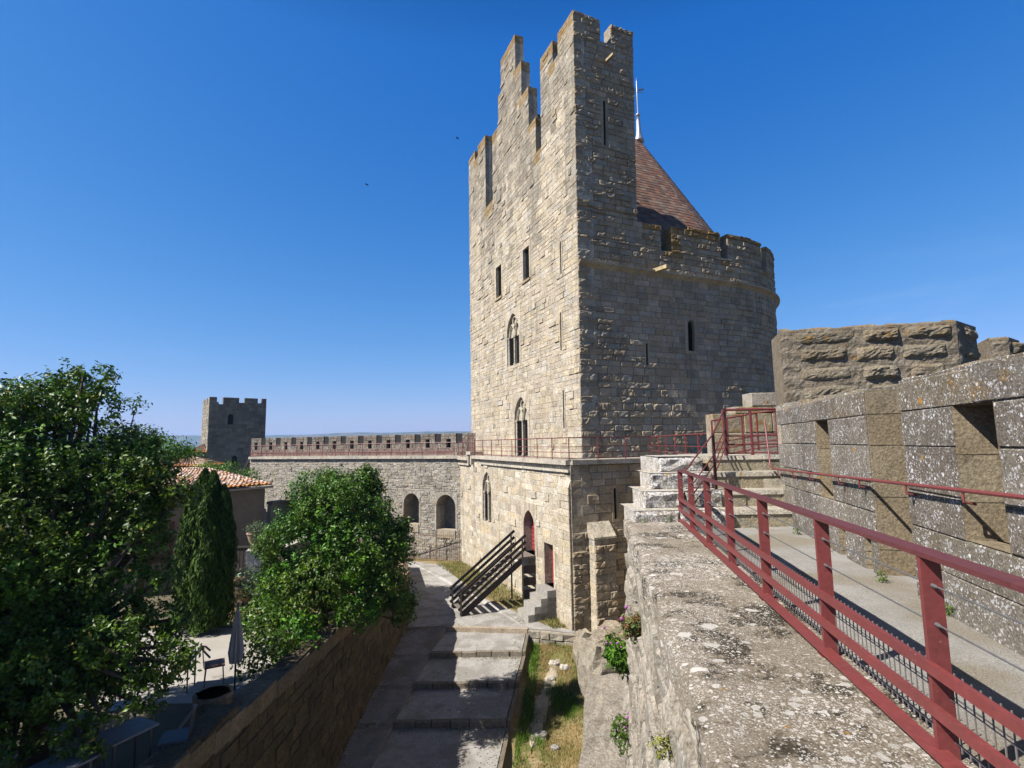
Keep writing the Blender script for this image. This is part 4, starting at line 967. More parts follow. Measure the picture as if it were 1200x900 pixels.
# rusticated merlons beyond the parapet
def merlon(label, base, az, w, dp, z0, z1, seed, side_az=56, zlo=None):
    a = math.radians(az); W2 = V(math.sin(a), math.cos(a), 0); X2 = V(W2[1], -W2[0], 0); r = random.Random(seed)
    sa = math.radians(side_az); D2 = V(math.sin(sa), math.cos(sa), 0); N2 = V(D2[1], -D2[0], 0)
    t = thing('merlon', label, 'merlon', (base[0], base[1], z0))
    b0 = V(base[0], base[1], 0); b1 = b0 + X2 * w
    F0 = lambda u, zz, d: b0 + X2 * u - W2 * d + UP * zz
    F1 = lambda u, zz, d: b1 + D2 * u + N2 * d + UP * zz
    mb = MB(); q = [b0, b1, b1 + D2 * dp, b0 + W2 * dp * .8 + X2 * .1]
    mb.hexa([p + UP * z0 for p in q] + [p + UP * (z1 - .06) for p in q], (.185, .15, .105, .35))
    for P, Wd in ((F0, w), (F1, dp)):      # weathered field between the bosses
        nu, nz = int(Wd / .07), int((z1 - z0) / .07); vs = []; fs = []
        for jz in range(nz + 1):
            for iu in range(nu + 1):
                e = 0 if iu in (0, nu) or jz in (0, nz) else 1
                vs.append(P(Wd * iu / nu, z0 + (z1 - z0 - .03) * jz / nz, .004 + e * (r.uniform(0, .022) + .014 * math.sin(jz * 1.3 + iu * .4))))
        for jz in range(nz):
            for iu in range(nu): o = jz * (nu + 1) + iu; fs.append((o, o + 1, o + nu + 2, o + nu + 1))
        mb.add(vs, fs, (.18, .147, .105, .3))
    mb.build('core', M['merlon'], t)
    mb = MB(); z = z1 - .05; row = 0
    while z > z0 + .3:
        h = r.uniform(.38, .44)
        for P, Wd in ((F0, w), (F1, dp)):
            u = .12 + r.uniform(0, .3) + (.25 if row % 2 else 0)
            while u < Wd - .3:
                Ls = min(r.uniform(.55, 1.5), Wd - .1 - u)
                if Ls > .28:
                    nu, nz = max(8, int(Ls * 15)), 8; vs = []; fs = []; amp = r.choice((.05, .08, .11, .16)); za, zb = z - h + .05 + r.uniform(-.02, .03), z - .045 - r.uniform(0, .03)
                    ph = r.uniform(0, 9); sl_ = r.uniform(-.25, .35)
                    for jz in range(nz + 1):
                        for iu in range(nu + 1):
                            fu, fz = iu / nu, jz / nz
                            e = min(1, 8 * min(fu, 1 - fu)) ** .7 * min(1, 4.5 * min(fz, 1 - fz)) ** .7
                            jj = 1 if 0 < iu < nu and 0 < jz < nz else .5
                            dd = amp * e * (1 + sl_ * (fz - .5) + .22 * math.sin(fu * 9 + ph) * math.sin(fz * 5 + ph) + r.uniform(-.22, .16))
                            vs.append(P(u + Ls * fu + r.uniform(-.014, .014) * jj, za + (zb - za) * fz + r.uniform(-.012, .012) * jj + .012 * math.sin(fu * 7 + ph), .012 + dd))
                    for jz in range(nz):
                        for iu in range(nu): o = jz * (nu + 1) + iu; fs.append((o, o + 1, o + nu + 2, o + nu + 1))
                    mb.add(vs, fs, jit((.18, .147, .10), .16, .6 if row == 0 else .15, r))
                u += Ls + r.uniform(.08, .26)
        z -= h + .035; row += 1
    mb.build('rough_stones', M['merlon'], t)
    mb = MB(); n = 16; c = (b0 + b1 + D2 * dp) / 3      # rounded, mossy top
    for k in range(n):
        f0, f1 = k / n, (k + 1) / n; a_ = r.uniform(-.015, .03)
        q = [b0 + X2 * (w * f0) - W2 * .012, b0 + X2 * (w * f1) - W2 * .012, b0 + X2 * (w * f1 * .96 + .1) + (W2 * .8 + D2 * .2) * dp, b0 + X2 * (w * f0 * .96 + .1) + (W2 * .8 + D2 * .2) * dp]
        mb.hexa([p + UP * (z1 - .075) for p in q] + [q[0] + W2 * .06 + UP * (z1 + a_), q[1] + W2 * .06 + UP * (z1 + a_), q[2] + UP * (z1 + a_), q[3] + UP * (z1 + a_)], jit((.2, .165, .11), .1, .8, r))
    q = [b1 + N2 * .012, b1 + D2 * dp + N2 * .012, b1 + D2 * dp - X2 * .3, b1 - X2 * .3 + W2 * .1]
    mb.hexa([p + UP * (z1 - .078) for p in q] + [p + UP * (z1 - .002) for p in q], (.19, .155, .11, .5))
    mb.build('top_course', M['merlon'], t)
merlon('large rusticated merlon of rough hewn blocks behind the lichen spotted parapet', (6.6, 12.6), 11.5, 3.78, 1.35, -1.0, 2.66, 5)
merlon('smaller rough merlon just beyond the right end of the large rusticated one', (12.95, 13.9), 14, .42, 1.0, -1.0, 2.62, 6)

# ------------------------------------------------------------------ LOWER COURT: ground, path, steps, grass
def sheet(name, poly, mat, kind='structure'):
    mb = MB(); mb.add([V(*p) for p in poly], [tuple(range(len(poly)))]); o = mb.build(name, mat); tag(o, kind=kind); return o
# one ground sheet to the horizon
mb = MB(); xs = np.concatenate([-np.geomspace(6000, 20, 26), np.linspace(-18, 30, 25), np.geomspace(32, 6000, 26)])
ys2 = np.concatenate([-np.geomspace(1500, 10, 12), np.linspace(-6, 48, 28), np.geomspace(52, 7000, 34)])
def gz(x, y):
    d = max(0, math.hypot(x + 2, y - 22) - 62); z = -9.75 - 52 * (1 - math.exp(-d / 120))
    return z
vs = [V(x, y, gz(x, y)) for y in ys2 for x in xs]; nx = len(xs)
mb.add(vs, [(j*nx + i, j*nx + i + 1, (j+1)*nx + i + 1, (j+1)*nx + i) for j in range(len(ys2) - 1) for i in range(nx - 1)])
tag(mb.build('ground', M['earth']), kind='structure')
# gravel landing and upper path
le = C0 + L * 17.8
sheet('gravel_path', [(-5.3, 25.4, -8.46), (-3.16, 25.4, -8.45), (.5, 24.95, -8.45), (2.62, 24.25, -8.45), tuple(C0[:2]) + (-8.45,), tuple(P_low(7.5, 0, 2.2)[:2]) + (-8.47,), tuple(P_low(17.5, 0, 1.6)[:2]) + (-8.9,), (-8.5, 42, -8.95), (-7.5, 36, -8.8), (-5.3, 29, -8.5)], M['gravel'])
sheet('grass_verge', [tuple(P_low(.0, 0, .0)[:2]) + (-8.47,), tuple(P_low(17.9, 0, 0)[:2]) + (-8.92,), (-8.7, 42.6, -8.96), (-8.5, 41.4, -8.96), tuple(P_low(17.3, 0, 1.9)[:2]) + (-8.92,), tuple(P_low(7.5, 0, 2.3)[:2]) + (-8.49,), tuple(P_low(1.2, 0, .9)[:2]) + (-8.46,)][::-1], M['dry'])
bpy.data.objects['grass_verge'].location.z = .03
# ramp beside the steps
mb = MB(); rl = [(25.42, -3.19), (22.75, -3.6), (20.4, -3.83), (18.1, -4.06), (15.0, -4.33), (11.5, -4.63)]
for (ya, xa), (yb, xb) in zip(rl[:-1], rl[1:]):
    za, zb = -8.468 - .075 * (25.42 - ya), -8.468 - .075 * (25.42 - yb)
    mb.hexa([V(-5.35, yb, -10.2), V(xb, yb, -10.2), V(xa, ya, -10.2), V(-5.35, ya, -10.2), V(-5.35, yb, zb), V(xb, yb, zb), V(xa, ya, za), V(-5.35, ya, za)])
tag(mb.build('ramp_path', M['asphalt_path']), kind='structure')
# broad gravel steps
stp = thing('path_steps', 'broad shallow gravel steps with stone edges climbing to the tower landing', 'steps', (-2, 20, -9.5))
edges = [(25.3, -3.16, .5), (22.75, -3.58, .24), (20.4, -3.8, -.06), (18.1, -4.03, -.36), (15.0, -4.3, -.7), (11.5, -4.6, -1.1)]
for i in range(5):
    (yb, xl0, xr0), (yf, xl1, xr1) = edges[i], edges[i + 1]; z = -8.64 - .19 * i
    mb = MB(); k = .2
    q = [V(xl1, yf + k, 0), V(xr1, yf + k, 0), V(xr0, yb + .12, 0), V(xl0, yb + .12, 0)]
    mb.hexa([p + UP * -9.9 for p in q] + [p + UP * z for p in q], (.3, .3, .3, 0)); mb.build('tread', M['gravel'], stp)
    mb = MB(); xa = xl1 - .02
    while xa < xr1:
        xb = min(xr1 + .02, xa + rnd.uniform(.5, 1.1)); xb = xr1 + .02 if xr1 - xb < .25 else xb
        j1, j2, jz = rnd.uniform(-.03, .02), rnd.uniform(-.03, .02), rnd.uniform(-.012, .018)
        q = [V(xa, yf + j1, 0), V(xb - .012, yf + j2, 0), V(xb - .012, yf + k - .003, 0), V(xa, yf + k - .003, 0)]
        mb.hexa([p + UP * -9.9 for p in q] + [q[0] + V(.01, .025, z + jz), q[1] + V(-.01, .025, z + jz), q[2] + UP * (z + .006 + jz), q[3] + UP * (z + .006 + jz)], jit((.2, .165, .125), .15)); xa = xb
    mb.build('edge_stone', M['merlon'], stp)
mb = MB(); q = [V(-3.2, 25.25, 0), V(.52, 24.8, 0), V(.56, 25.0, 0), V(-3.16, 25.45, 0)]
mb.hexa([p + UP * -9.5 for p in q] + [p + UP * -8.44 for p in q], (.36, .29, .21, 0)); mb.build('edge_stone', M['merlon'], stp)
mb = MB()
for i in range(5):
    (yb, xl0, xr0), (yf, xl1, xr1) = edges[i], edges[i + 1]; z = -8.62 - .19 * i
    q = [V(xr1 + .02, yf, 0), V(xr1 + .14, yf, 0), V(xr0 + .14, yb, 0), V(xr0 + .02, yb, 0)]
    mb.hexa([p + UP * -9.9 for p in q] + [p + UP * z for p in q], (.17, .14, .1, 0))
mb.build('side_kerb', M['merlon'], stp)
# grit and fallen leaves gathered along the edges of the path
gpos, gn, gc = [], [], []
def path_z(x, y):
    if y > 25.3: return -8.45
    xl = min(-3.16, -3.16 - (25.3 - y) * .11)
    if x < xl: return -8.468 - .075 * (25.42 - y)
    for i in range(5):
        if edges[i + 1][0] <= y < edges[i][0]: return -8.64 - .19 * i + (.012 if y < edges[i + 1][0] + .2 else 0)
    return -9.6
for k in range(5200):
    y = rnd.uniform(13.5, 27); xl = -5.2; xr = .45 - max(0, 25.3 - y) * .105
    x = rnd.choice((xl + abs(rnd.gauss(0, .35)), xr - abs(rnd.gauss(0, .3)), rnd.uniform(xl, xr), rnd.uniform(xl, xr)))
    if y < 25.3 and rnd.random() < .5: y = rnd.choice([e[0] for e in edges[:5]]) - abs(rnd.gauss(0, .15)) + .0
    gpos.append((x, y, path_z(x, y) + .012)); gn.append((rnd.gauss(0, .35), rnd.gauss(0, .35), 1)); gc.append(rnd.choice([(.5, .47, .42), (.22, .2, .17), (.3, .22, .12), (.42, .36, .26), (.12, .1, .07), (.16, .17, .06)]))
tag(leaf_quads('path_litter', np.array(gpos), np.array(gn), .05, np.array(gc), M['leaf_dull'], None, .7), kind='stuff')
# broken stone edge of the landing on the right
le2 = thing('landing_edge', 'rough dark stone edge of the gravel landing at the tower foot', 'wall', (1.5, 24.5, -9.4))
mb = MB(); masonry(mb, lambda u, z, d: V(.55, 24.72, 0) + unit(V(2.1, -.65, 0)) * u + unit(V(-.3, -1, 0)) * d + UP * z, lambda z: [(0, 2.25)], -9.5, -8.47, ch=(.28, .36), sl=(.4, .9), thick=.45, pal=PAL_GREY, seed=98, dj=(-.03, .06), gap=.03, skew=1.5)
mb.build('edge_face', M['curtain'], le2)

# dry grass bank right of the path
mb = MB(); vs = []; fs = []; nxx, nyy = 16, 34
for j in range(nyy + 1):
    y = 11 + 13.7 * j / nyy
    for i in range(nxx + 1):
        f = i / nxx; xl = -1.1 + (y - 11.5) * .115 + .1; xr = 3.8
        x = xl + (xr - xl) * f
        z = -9.75 + .055 * (y - 11) + .12 * math.sin(x * 2.1 + y) * math.sin(y * 1.3) + .25 * f * f + rnd.uniform(-.02, .02)
        vs.append(V(x, y, z))
for j in range(nyy):
    for i in range(nxx): o = j * (nxx + 1) + i; fs.append((o, o + 1, o + nxx + 2, o + nxx + 1))
mb.add(vs, fs); bank = mb.build('grass_bank', M['dry'], None, True); tag(bank, kind='structure')
def bz(x, y):
    xl = -1.1 + (y - 11.5) * .115 + .1; f = (x - xl) / (3.8 - xl); return -9.75 + .055 * (y - 11) + .12 * math.sin(x * 2.1 + y) * math.sin(y * 1.3) + .25 * f * f
# worn pale footpath across the bank
mb = MB(); c0 = [(1.75, 23.2), (1.35, 21.5), (.95, 19.8), (.6, 18.2), (.4, 17.0)]; vs = []; NP = 26
for k in range(NP):
    f = k / (NP - 1) * 4; i0 = min(3, int(f)); q = f - i0; x = c0[i0][0] * (1 - q) + c0[i0 + 1][0] * q; y = c0[i0][1] * (1 - q) + c0[i0 + 1][1] * q
    w = .34 * math.sin(PI * min(1, (k + 2) / NP)) ** .6
    for sd in (-1, -.5, 0, .5, 1): xx = x + sd * w * (1 + (rnd.uniform(-.4, .4) if abs(sd) == 1 else 0)); vs.append(V(xx, y + rnd.uniform(-.05, .05), bz(xx, y) + (.045 if abs(sd) < 1 else -.02)))
mb.add(vs, [(5*i + k, 5*i + k + 1, 5*i + k + 6, 5*i + k + 5) for i in range(NP - 1) for k in range(4)]); tag(mb.build('worn_footpath', M['dirt'], None, True), kind='structure')

def blades(name, pts, h, cols, w=.012, lean=.5):
    n = len(pts); pts = np.asarray(pts); a = npr.uniform(0, 2 * PI, n); hh = h * npr.uniform(.5, 1.3, n)
    d = np.stack([np.cos(a), np.sin(a), np.zeros(n)], 1); b = np.stack([-np.sin(a), np.cos(a), np.zeros(n)], 1) * w
    tip = pts + d * (hh * lean * npr.uniform(.2, 1, n))[:, None] + UP * hh[:, None]
    v = np.empty((n, 3, 3)); v[:, 0] = pts - b; v[:, 1] = pts + b; v[:, 2] = tip
    c = np.asarray(cols)[npr.integers(0, len(cols), n)] * npr.uniform(.7, 1.25, (n, 1))
    return raw_mesh(name, v.reshape(-1, 3), np.arange(3 * n).reshape(-1, 3), c, M['leaf_dull'])
pts = []; gp = []
for k in range(34000):
    y = rnd.uniform(12, 24.4); x = rnd.uniform(-1.0 + (y - 11.5) * .115 + .25, 3.2)
    dpt = min(math.hypot(x - a, (y - b) * .6) for a, b in c0)
    if dpt < .3 and rnd.random() < .8: continue
    green = math.sin(x * 2.3 + 1) * math.sin(y * 1.1 + x) + (1.0 if (x < .2 + (y - 15) * .09 and y > 14) else 0) + (1.3 if y < 15.8 else 0)
    (gp if green > .3 + rnd.uniform(-.4, .4) else pts).append((x, y, bz(x, y) - .02))
tag(blades('dry_grass', pts[:16000], .12, [(.30, .21, .085), (.36, .27, .12), (.22, .17, .06), (.26, .23, .08)], .01, .8), kind='stuff')
tag(blades('green_grass', gp, .2, [(.08, .17, .015), (.11, .21, .02), (.14, .22, .03), (.05, .11, .012)], .012, .6), kind='stuff')
pts = []
for k in range(7000):
    u = rnd.uniform(.5, 17.5); d = rnd.uniform(0, 2.0) * (.35 + .65 * min(1, u / 7)); p = P_low(u, 0, d); pts.append((p[0], p[1], -8.44 - (.45 * max(0, u - 7.5) / 10)))
tag(blades('verge_grass', pts, .14, [(.12, .16, .03), (.25, .2, .08), (.2, .19, .06), (.07, .11, .02)], .013, .6), kind='stuff')

# ------------------------------------------------------------------ wooden stair to the red door
wst = thing('wooden_staircase', 'dark wooden staircase with plank handrails rising to the arched red door', 'stairs', tuple(P_low(4.8, -8.45, 2)))
def P_ws(u, z, d): return P_low(u, z, d)
DW = (.045, .034, .03, 0); top_d, bot_d, ztop, zbot = .75, 4.1, -5.98, -8.42
def sl_pt(u, f, dz): return P_ws(u, ztop + (zbot - ztop) * f + dz, top_d + (bot_d - top_d) * f)
for u in (4.1, 5.6):
    mb = MB(); mb.bar(sl_pt(u, 0, -.12), sl_pt(u, 1, -.05), .07, .28, col=jit(DW, .1)); mb.build('stringer', M['wood_dark'], wst)
for k in range(12):
    f = (k + .3) / 12; mb = MB(); mb.bar(sl_pt(4.13, f, -.02), sl_pt(5.57, f, -.02), .3, .045, col=jit((.20, .17, .14), .15)); mb.build('tread', M['wood_dark'], wst)
mb = MB(); mb.hexa([P_ws(4.05, -6.03, -.02), P_ws(5.65, -6.03, -.02), P_ws(5.65, -6.03, .9), P_ws(4.05, -6.03, .9), P_ws(4.05, -5.97, -.02), P_ws(5.65, -5.97, -.02), P_ws(5.65, -5.97, .9), P_ws(4.05, -5.97, .9)], (.2, .17, .14, 0)); mb.build('platform', M['wood_dark'], wst)
for u in (4.08, 5.62):
    for dz in (1.0, .66, .34):
        mb = MB(); mb.bar(sl_pt(u, -.06, dz), sl_pt(u, 1.04, dz), .045, .14, col=jit(DW, .12)); mb.build('handrail', M['wood_dark'], wst)
    for f in (0, 1):
        zb = ztop + (zbot - ztop) * f; mb = MB(); mb.bar(P_ws(u, -8.45, top_d + (bot_d - top_d) * f), P_ws(u, zb + 1.06, top_d + (bot_d - top_d) * f), .09, .09, col=DW); mb.build('post', M['wood_dark'], wst)
mb = MB()
for z in (-6.6, -7.2, -7.8): mb.bar(P_ws(4.06, z, .05), P_ws(4.06, z, .72), .04, .4, col=DW)
mb.build('side_board', M['wood_dark'], wst)
# stone steps to the second door
ds = thing('door_steps', 'three grey stone steps below the small rectangular red door', 'steps', tuple(P_low(2.4, -8.45, .6)))
for k in range(4):
    d1 = .35 + .34 * k; z = -7.12 - .33 * k; mb = MB()
    mb.hexa([P_low(1.75, -8.5, 0), P_low(3.05, -8.5, 0), P_low(3.05, -8.5, d1 + .14), P_low(1.75, -8.5, d1 + .14), P_low(1.75, z, 0), P_low(3.05, z, 0), P_low(3.05, z, d1 + .14), P_low(1.75, z, d1 + .14)], jit((.33, .31, .28), .08)); mb.build('step', M['merlon'], ds)

# ------------------------------------------------------------------ retaining wall and garden terrace
rw = thing('retaining_wall', 'brown stone retaining wall between the garden terrace and the ramp path', 'wall', (-5.3, 20, -9.5))
mb = MB()
def P_rw(s, z, d): return V(-5.25 + .012 * (s - 14) + (.0 if s < 26 else (26 - s) * .28), s, 0) + V(1, 0, 0) * (d - .04 * (z + 9.5) * .0) + UP * z
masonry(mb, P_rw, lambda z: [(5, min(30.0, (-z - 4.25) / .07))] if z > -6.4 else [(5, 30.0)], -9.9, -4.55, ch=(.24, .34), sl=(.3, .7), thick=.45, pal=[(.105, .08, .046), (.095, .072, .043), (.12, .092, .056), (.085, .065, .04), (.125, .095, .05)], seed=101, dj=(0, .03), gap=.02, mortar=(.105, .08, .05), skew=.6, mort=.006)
mb.build('wall_face', M['retain'], rw)
mb = MB(); s = 6.0
while s < 30:
    e = s + rnd.uniform(.4, .8); z = -4.25 - .07 * (s + .3); c = jit((.36, .24, .16) if s > 24 else (.2, .155, .1), .15)
    mb.hexa([P_rw(s, z - .35, -.5), P_rw(e - .01, z - .35, -.5), P_rw(e - .01, z - .35, .05), P_rw(s, z - .35, .05), P_rw(s, z + rnd.uniform(-.02, .04), -.5), P_rw(e - .01, z, -.5), P_rw(e - .01, z + rnd.uniform(-.02, .03), .05), P_rw(s, z, .05)], c); s = e
mb.build('coping', M['retain'], rw)
mb = MB(); mb.box(P_rw(29.6, -9.2, -.35), .8, .7, 2.95, col=(.4, .33, .25, 0)); mb.box(P_rw(29.6, -6.25, -.35), .95, .85, .2, col=(.42, .25, .17, 0)); mb.build('end_pier', M['retain'], rw)
rw2 = thing('low_brick_wall', 'low reddish rubble wall running from the wall pier towards the iron fence', 'wall', (-7, 34, -8.5))
mb = MB(); a, b = V(-6.6, 30.2, 0), V(-8.6, 37.5, 0); dv = unit(b - a); nv = V(dv[1], -dv[0], 0)
masonry(mb, lambda u, z, d: a + dv * u + nv * d + UP * z, lambda z: [(0, 7.4)], -9.2, -6.8, ch=(.16, .26), sl=(.25, .5), thick=.5, pal=[(.42, .27, .19), (.45, .34, .25), (.38, .22, .15), (.47, .38, .3)], seed=102, dj=(-.02, .05), gap=.03, skew=1)
mb.build('wall_face', M['retain'], rw2)
# terrace floor: dark earth in place of paving deepens the shade near the tables
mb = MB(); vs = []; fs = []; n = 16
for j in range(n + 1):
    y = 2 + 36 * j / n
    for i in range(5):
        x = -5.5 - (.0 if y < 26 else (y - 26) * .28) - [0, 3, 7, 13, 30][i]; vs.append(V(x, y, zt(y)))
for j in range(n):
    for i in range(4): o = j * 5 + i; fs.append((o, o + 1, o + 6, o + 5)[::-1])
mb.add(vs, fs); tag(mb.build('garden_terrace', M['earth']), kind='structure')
sheet('terrace_paving', [(-5.75, 11.8, zt(11.8) + .01), (-13, 11.8, zt(11.8) + .01), (-13, 17.6, zt(17.6) + .01), (-6.6, 17.6, zt(17.6) + .01), (-5.75, 14, zt(14) + .01)][::-1], M['paving'])
sheet('garden_lawn', [(-5.9, 17.7, zt(17.7) + .02), (-12, 17.7, zt(17.7) + .02), (-12, 21.5, zt(21.5) + .02), (-6.2, 24, zt(24) + .02)][::-1], M['dry'])
# broken stone ledge at the foot of the near wall
lg = thing('stone_ledge', 'flat topped grey stone block ledge at the foot of the near rampart', 'ledge', (2.8, 14, -9.5))
mb = MB(); q = [V(1.2, 11.6, 0), V(3.4, 11.6, 0), V(3.9, 17.9, 0), V(2.33, 17.9, 0)]
n = 9; m_ = 7
vs = []
for j in range(n + 1):
    for i in range(m_ + 1):
        f, g_ = i / m_, j / n; p = (q[0] * (1 - f) + q[1] * f) * (1 - g_) + (q[3] * (1 - f) + q[2] * f) * g_
        vs.append(p + UP * (-7.52 + rnd.uniform(-.04, .03)) + V(rnd.uniform(-.06, .06), rnd.uniform(-.06, .06), 0))
mb.add(vs, [(j*(m_+1) + i, j*(m_+1) + i + 1, (j+1)*(m_+1) + i + 1, (j+1)*(m_+1) + i) for j in range(n) for i in range(m_)], (.27, .235, .19, .1))
for j in range(n):
    a, b = vs[j*(m_+1)], vs[(j+1)*(m_+1)]; mb.quad(b, a, V(a[0] - .12, a[1], -9.9), V(b[0] - .12, b[1], -9.9), jit((.34, .29, .22), .1))
for i in range(m_):
    a, b = vs[n*(m_+1) + i], vs[n*(m_+1) + i + 1]; mb.quad(a, b, V(b[0], b[1], -9.9), V(a[0], a[1], -9.9), (.3, .26, .2, 0))
mb.build('ledge_top', M['nearwall'], lg)
def rock(name, label, c, s, seed, mat='nearwall', col=(.25, .215, .165, .15), group=None, cat='rock'):
    r = random.Random(seed); mb = MB(); n, m_ = 15, 10; vs = []; fs = []
    f1 = [r.uniform(.86, 1.1) + .08 * math.sin(q * 1.7 + seed) for q in range(n * (m_ + 1))]
    for j in range(m_ + 1):
        ph = -PI / 2 + PI * j / m_
        for i in range(n):
            th = 2 * PI * i / n; k = f1[j * n + i] if 0 < j < m_ else .9
            x, y, z = math.cos(th) * math.cos(ph), math.sin(th) * math.cos(ph), math.sin(ph)
            e = .7; sg = lambda v: math.copysign(abs(v) ** e, v)
            vs.append(V(*c) + V(sg(x) * s[0] * k, sg(y) * s[1] * k, sg(z) * s[2] * k))
    for j in range(m_):
        for i in range(n): fs.append((j*n + i, j*n + (i+1) % n, (j+1)*n + (i+1) % n, (j+1)*n + i))
    mb.add([p - V(*c) for p in vs], fs, col)
    o = mb.build(name, M[mat], None, False); o.location = c; return tag(o, label, cat, group)
rock('fallen_block', 'big weathered grey block leaning at the top end of the flat ledge', (3.0, 19.3, -8.05), (.75, 1.0, .95), 1)
rock('fallen_block', 'pale broken block wedged against the foot of the lit tower buttress', (3.1, 22.2, -8.55), (.75, .9, .85), 2, col=(.28, .235, .175, .15))
rock('fallen_block', 'long brown block lying along the shaded tower base', (4.5, 22.3, -8.1), (1.1, 1.1, .6), 3, col=(.25, .2, .14, .3))
for i, (x, y, s, lab) in enumerate(((1.55, 22.6, .22, 'white stone on the dry grass nearest the tower corner'), (1.95, 22.2, .2, 'white stone beside the pale broken block'), (1.35, 21.4, .15, 'small white stone halfway down the worn footpath'), (.75, 17.9, .2, 'grey stone lying at the lower end of the worn footpath'), (1.15, 17.2, .13, 'smallest grey stone near the flat ledge'))):
    rock('loose_stone', lab, (x, y, bz(x, y) + s * .35), (s, s * .8, s * .6), 20 + i, col=(.48, .44, .38, 0) if i < 3 else (.3, .28, .26, 0), group='loose stones on the grass bank', cat='stone')

# ------------------------------------------------------------------ foliage
def crown(name, parent, clumps, twigs, per, size, palette, mat, spread=.09, aspect=.42, up=.35, shell=.72, yellow=.0):
    P_, N_, Cc = [], [], []
    cen = np.mean([c[0] for c in clumps], axis=0)
    pal = np.array(palette)
    for c, rad in clumps:
        rad = np.asarray(rad if hasattr(rad, '__len__') else (rad,) * 3, float)
        nt = int(twigs * np.mean(rad) ** 2)
        d = rand_dirs(nt); rr = shell + (1.06 - shell) * npr.random((nt, 1)) ** .6
        rr *= 1 + .12 * np.sin(d[:, :1] * 7 + c[0] * 3) * np.sin(d[:, 2:3] * 6 + c[1])
        tp = np.asarray(c) + d * rr * rad
        tb = pal[npr.integers(0, len(pal), nt)] * npr.uniform(.6, 1.4, (nt, 1)) * (V(npr.uniform(.75, 1.08), npr.uniform(.88, 1.25), npr.uniform(.6, 1.1)) if nt > 30 else 1)
        k = per
        lp = np.repeat(tp, k, 0) + npr.normal(size=(nt * k, 3)) * spread
        ln = np.repeat(d, k, 0) * .8 + rand_dirs(nt * k) * .75 + UP * up
        lc = np.repeat(tb, k, 0) * npr.uniform(.8, 1.2, (nt * k, 1))
        if yellow:
            ym = npr.random(nt * k) < yellow; lc[ym] = V(.3, .24, .05)
        P_.append(lp); N_.append(ln); Cc.append(lc)
    return leaf_quads(name, np.concatenate(P_), np.concatenate(N_), size, np.concatenate(Cc), mat, parent, aspect)
def wood(name, parent, base, tips, r0, mid=None, seed=1):
    r = random.Random(seed); mb = MB(); base = np.asarray(base, float); fork = np.asarray(mid, float)
    mb.tube([base - UP * .1, base * .5 + fork * .5 + V(r.uniform(-.05, .05), r.uniform(-.05, .05), 0), fork], [r0 * 1.25, r0, r0 * .8], 9, (.085, .068, .05, 0))
    for t in tips:
        t = np.asarray(t, float); m = fork * .5 + t * .5 + V(r.uniform(-.2, .2), r.uniform(-.2, .2), r.uniform(.0, .25))
        mb.tube([fork, m, t], [r0 * .5, r0 * .32, r0 * .1], 6, (.075, .06, .045, 0))
    return mb.build(name, M['bark'], parent, True)
GREEN = [(.058, .11, .011), (.075, .135, .014), (.04, .075, .009), (.105, .165, .018), (.06, .11, .015)]
GREEN2 = [(.052, .105, .009), (.075, .14, .012), (.04, .082, .008), (.1, .17, .018)]
# big evergreen on the left
T = thing('broadleaf_tree', 'big dark evergreen tree with small glossy leaves filling the left side above the cafe terrace', 'tree', (-8.3, 9.6, zt(9.6)))
cl = []
spec = [(-8.5, 10.2, -.2, 1.35), (-7.4, 9.9, -.1, 1.1), (-9.6, 10.4, -.9, 1.4), (-7.0, 10.0, -1.1, 1.15), (-8.0, 9.2, -1.4, 1.4), (-9.3, 9.0, -2.0, 1.4), (-7.2, 9.2, -2.3, 1.15), (-6.2, 9.9, -2.0, .95), (-8.4, 8.6, -2.9, 1.25),
        (-7.0, 8.7, -3.2, 1.0), (-9.3, 8.4, -3.6, 1.2), (-5.9, 9.8, -1.0, .7), (-6.3, 9.4, -3.0, .8), (-8.3, 10.0, .75, .8), (-7.9, 8.0, -3.9, .9), (-6.4, 10.4, -.35, .65), (-10.4, 10.2, -.2, 1.1), (-8.6, 7.6, -4.5, .7), (-10.2, 9.2, -2.8, 1.3), (-9.4, 10.2, .6, .75), (-5.55, 9.7, -3.1, .55), (-8.9, 7.2, -1.4, 1.35), (-8.2, 6.8, -2.6, 1.0), (-9.8, 7.8, -.4, 1.3), (-6.6, 8.8, -3.75, .75), (-5.75, 9.0, -3.7, .6), (-6.9, 7.6, -4.1, .7), (-5.5, 8.2, -4.2, .4), (-7.6, 7.2, -4.6, .55), (-5.2, 9.6, -3.6, .45), (-9.9, 7.0, -1.8, 1.4), (-9.6, 6.3, -.6, 1.3), (-6.6, 9.9, -3.9, .6), (-7.2, 8.2, -4.0, .6), (-6.0, 8.3, -3.35, .55), (-5.35, 8.5, -3.0, .42), (-6.7, 8.0, -3.7, .6), (-5.75, 8.4, -3.75, .36), (-7.4, 7.5, -4.3, .55), (-5.6, 8.9, -3.45, .4), (-8.5, 10.2, 1.2, .55), (-9.3, 10.4, 1.0, .6), (-8.0, 10.0, .8, .5)]  # includes clumps out of view at the left, added to shade the terrace
for n_, (x, y, z, r) in enumerate(spec):
    if n_ < 37: x -= .95 if x > -8 else .75
    cl.append((V(x, y, z), r * .86))
    for k in range(7):
        d = unit(V(rnd.gauss(0, 1), rnd.gauss(0, 1), rnd.gauss(.2, .8))); cl.append((V(x, y, z) + d * r * .92, r * rnd.uniform(.24, .42)))
crown('crown', T, cl, 250, 13, .088, GREEN, M['leaf'], .05, .5, .35, .38, .012)
wood('trunk', T, (-8.3, 9.6, zt(9.6)), [c[0] for c in cl[::3]], .2, (-8.2, 9.5, -3.6))
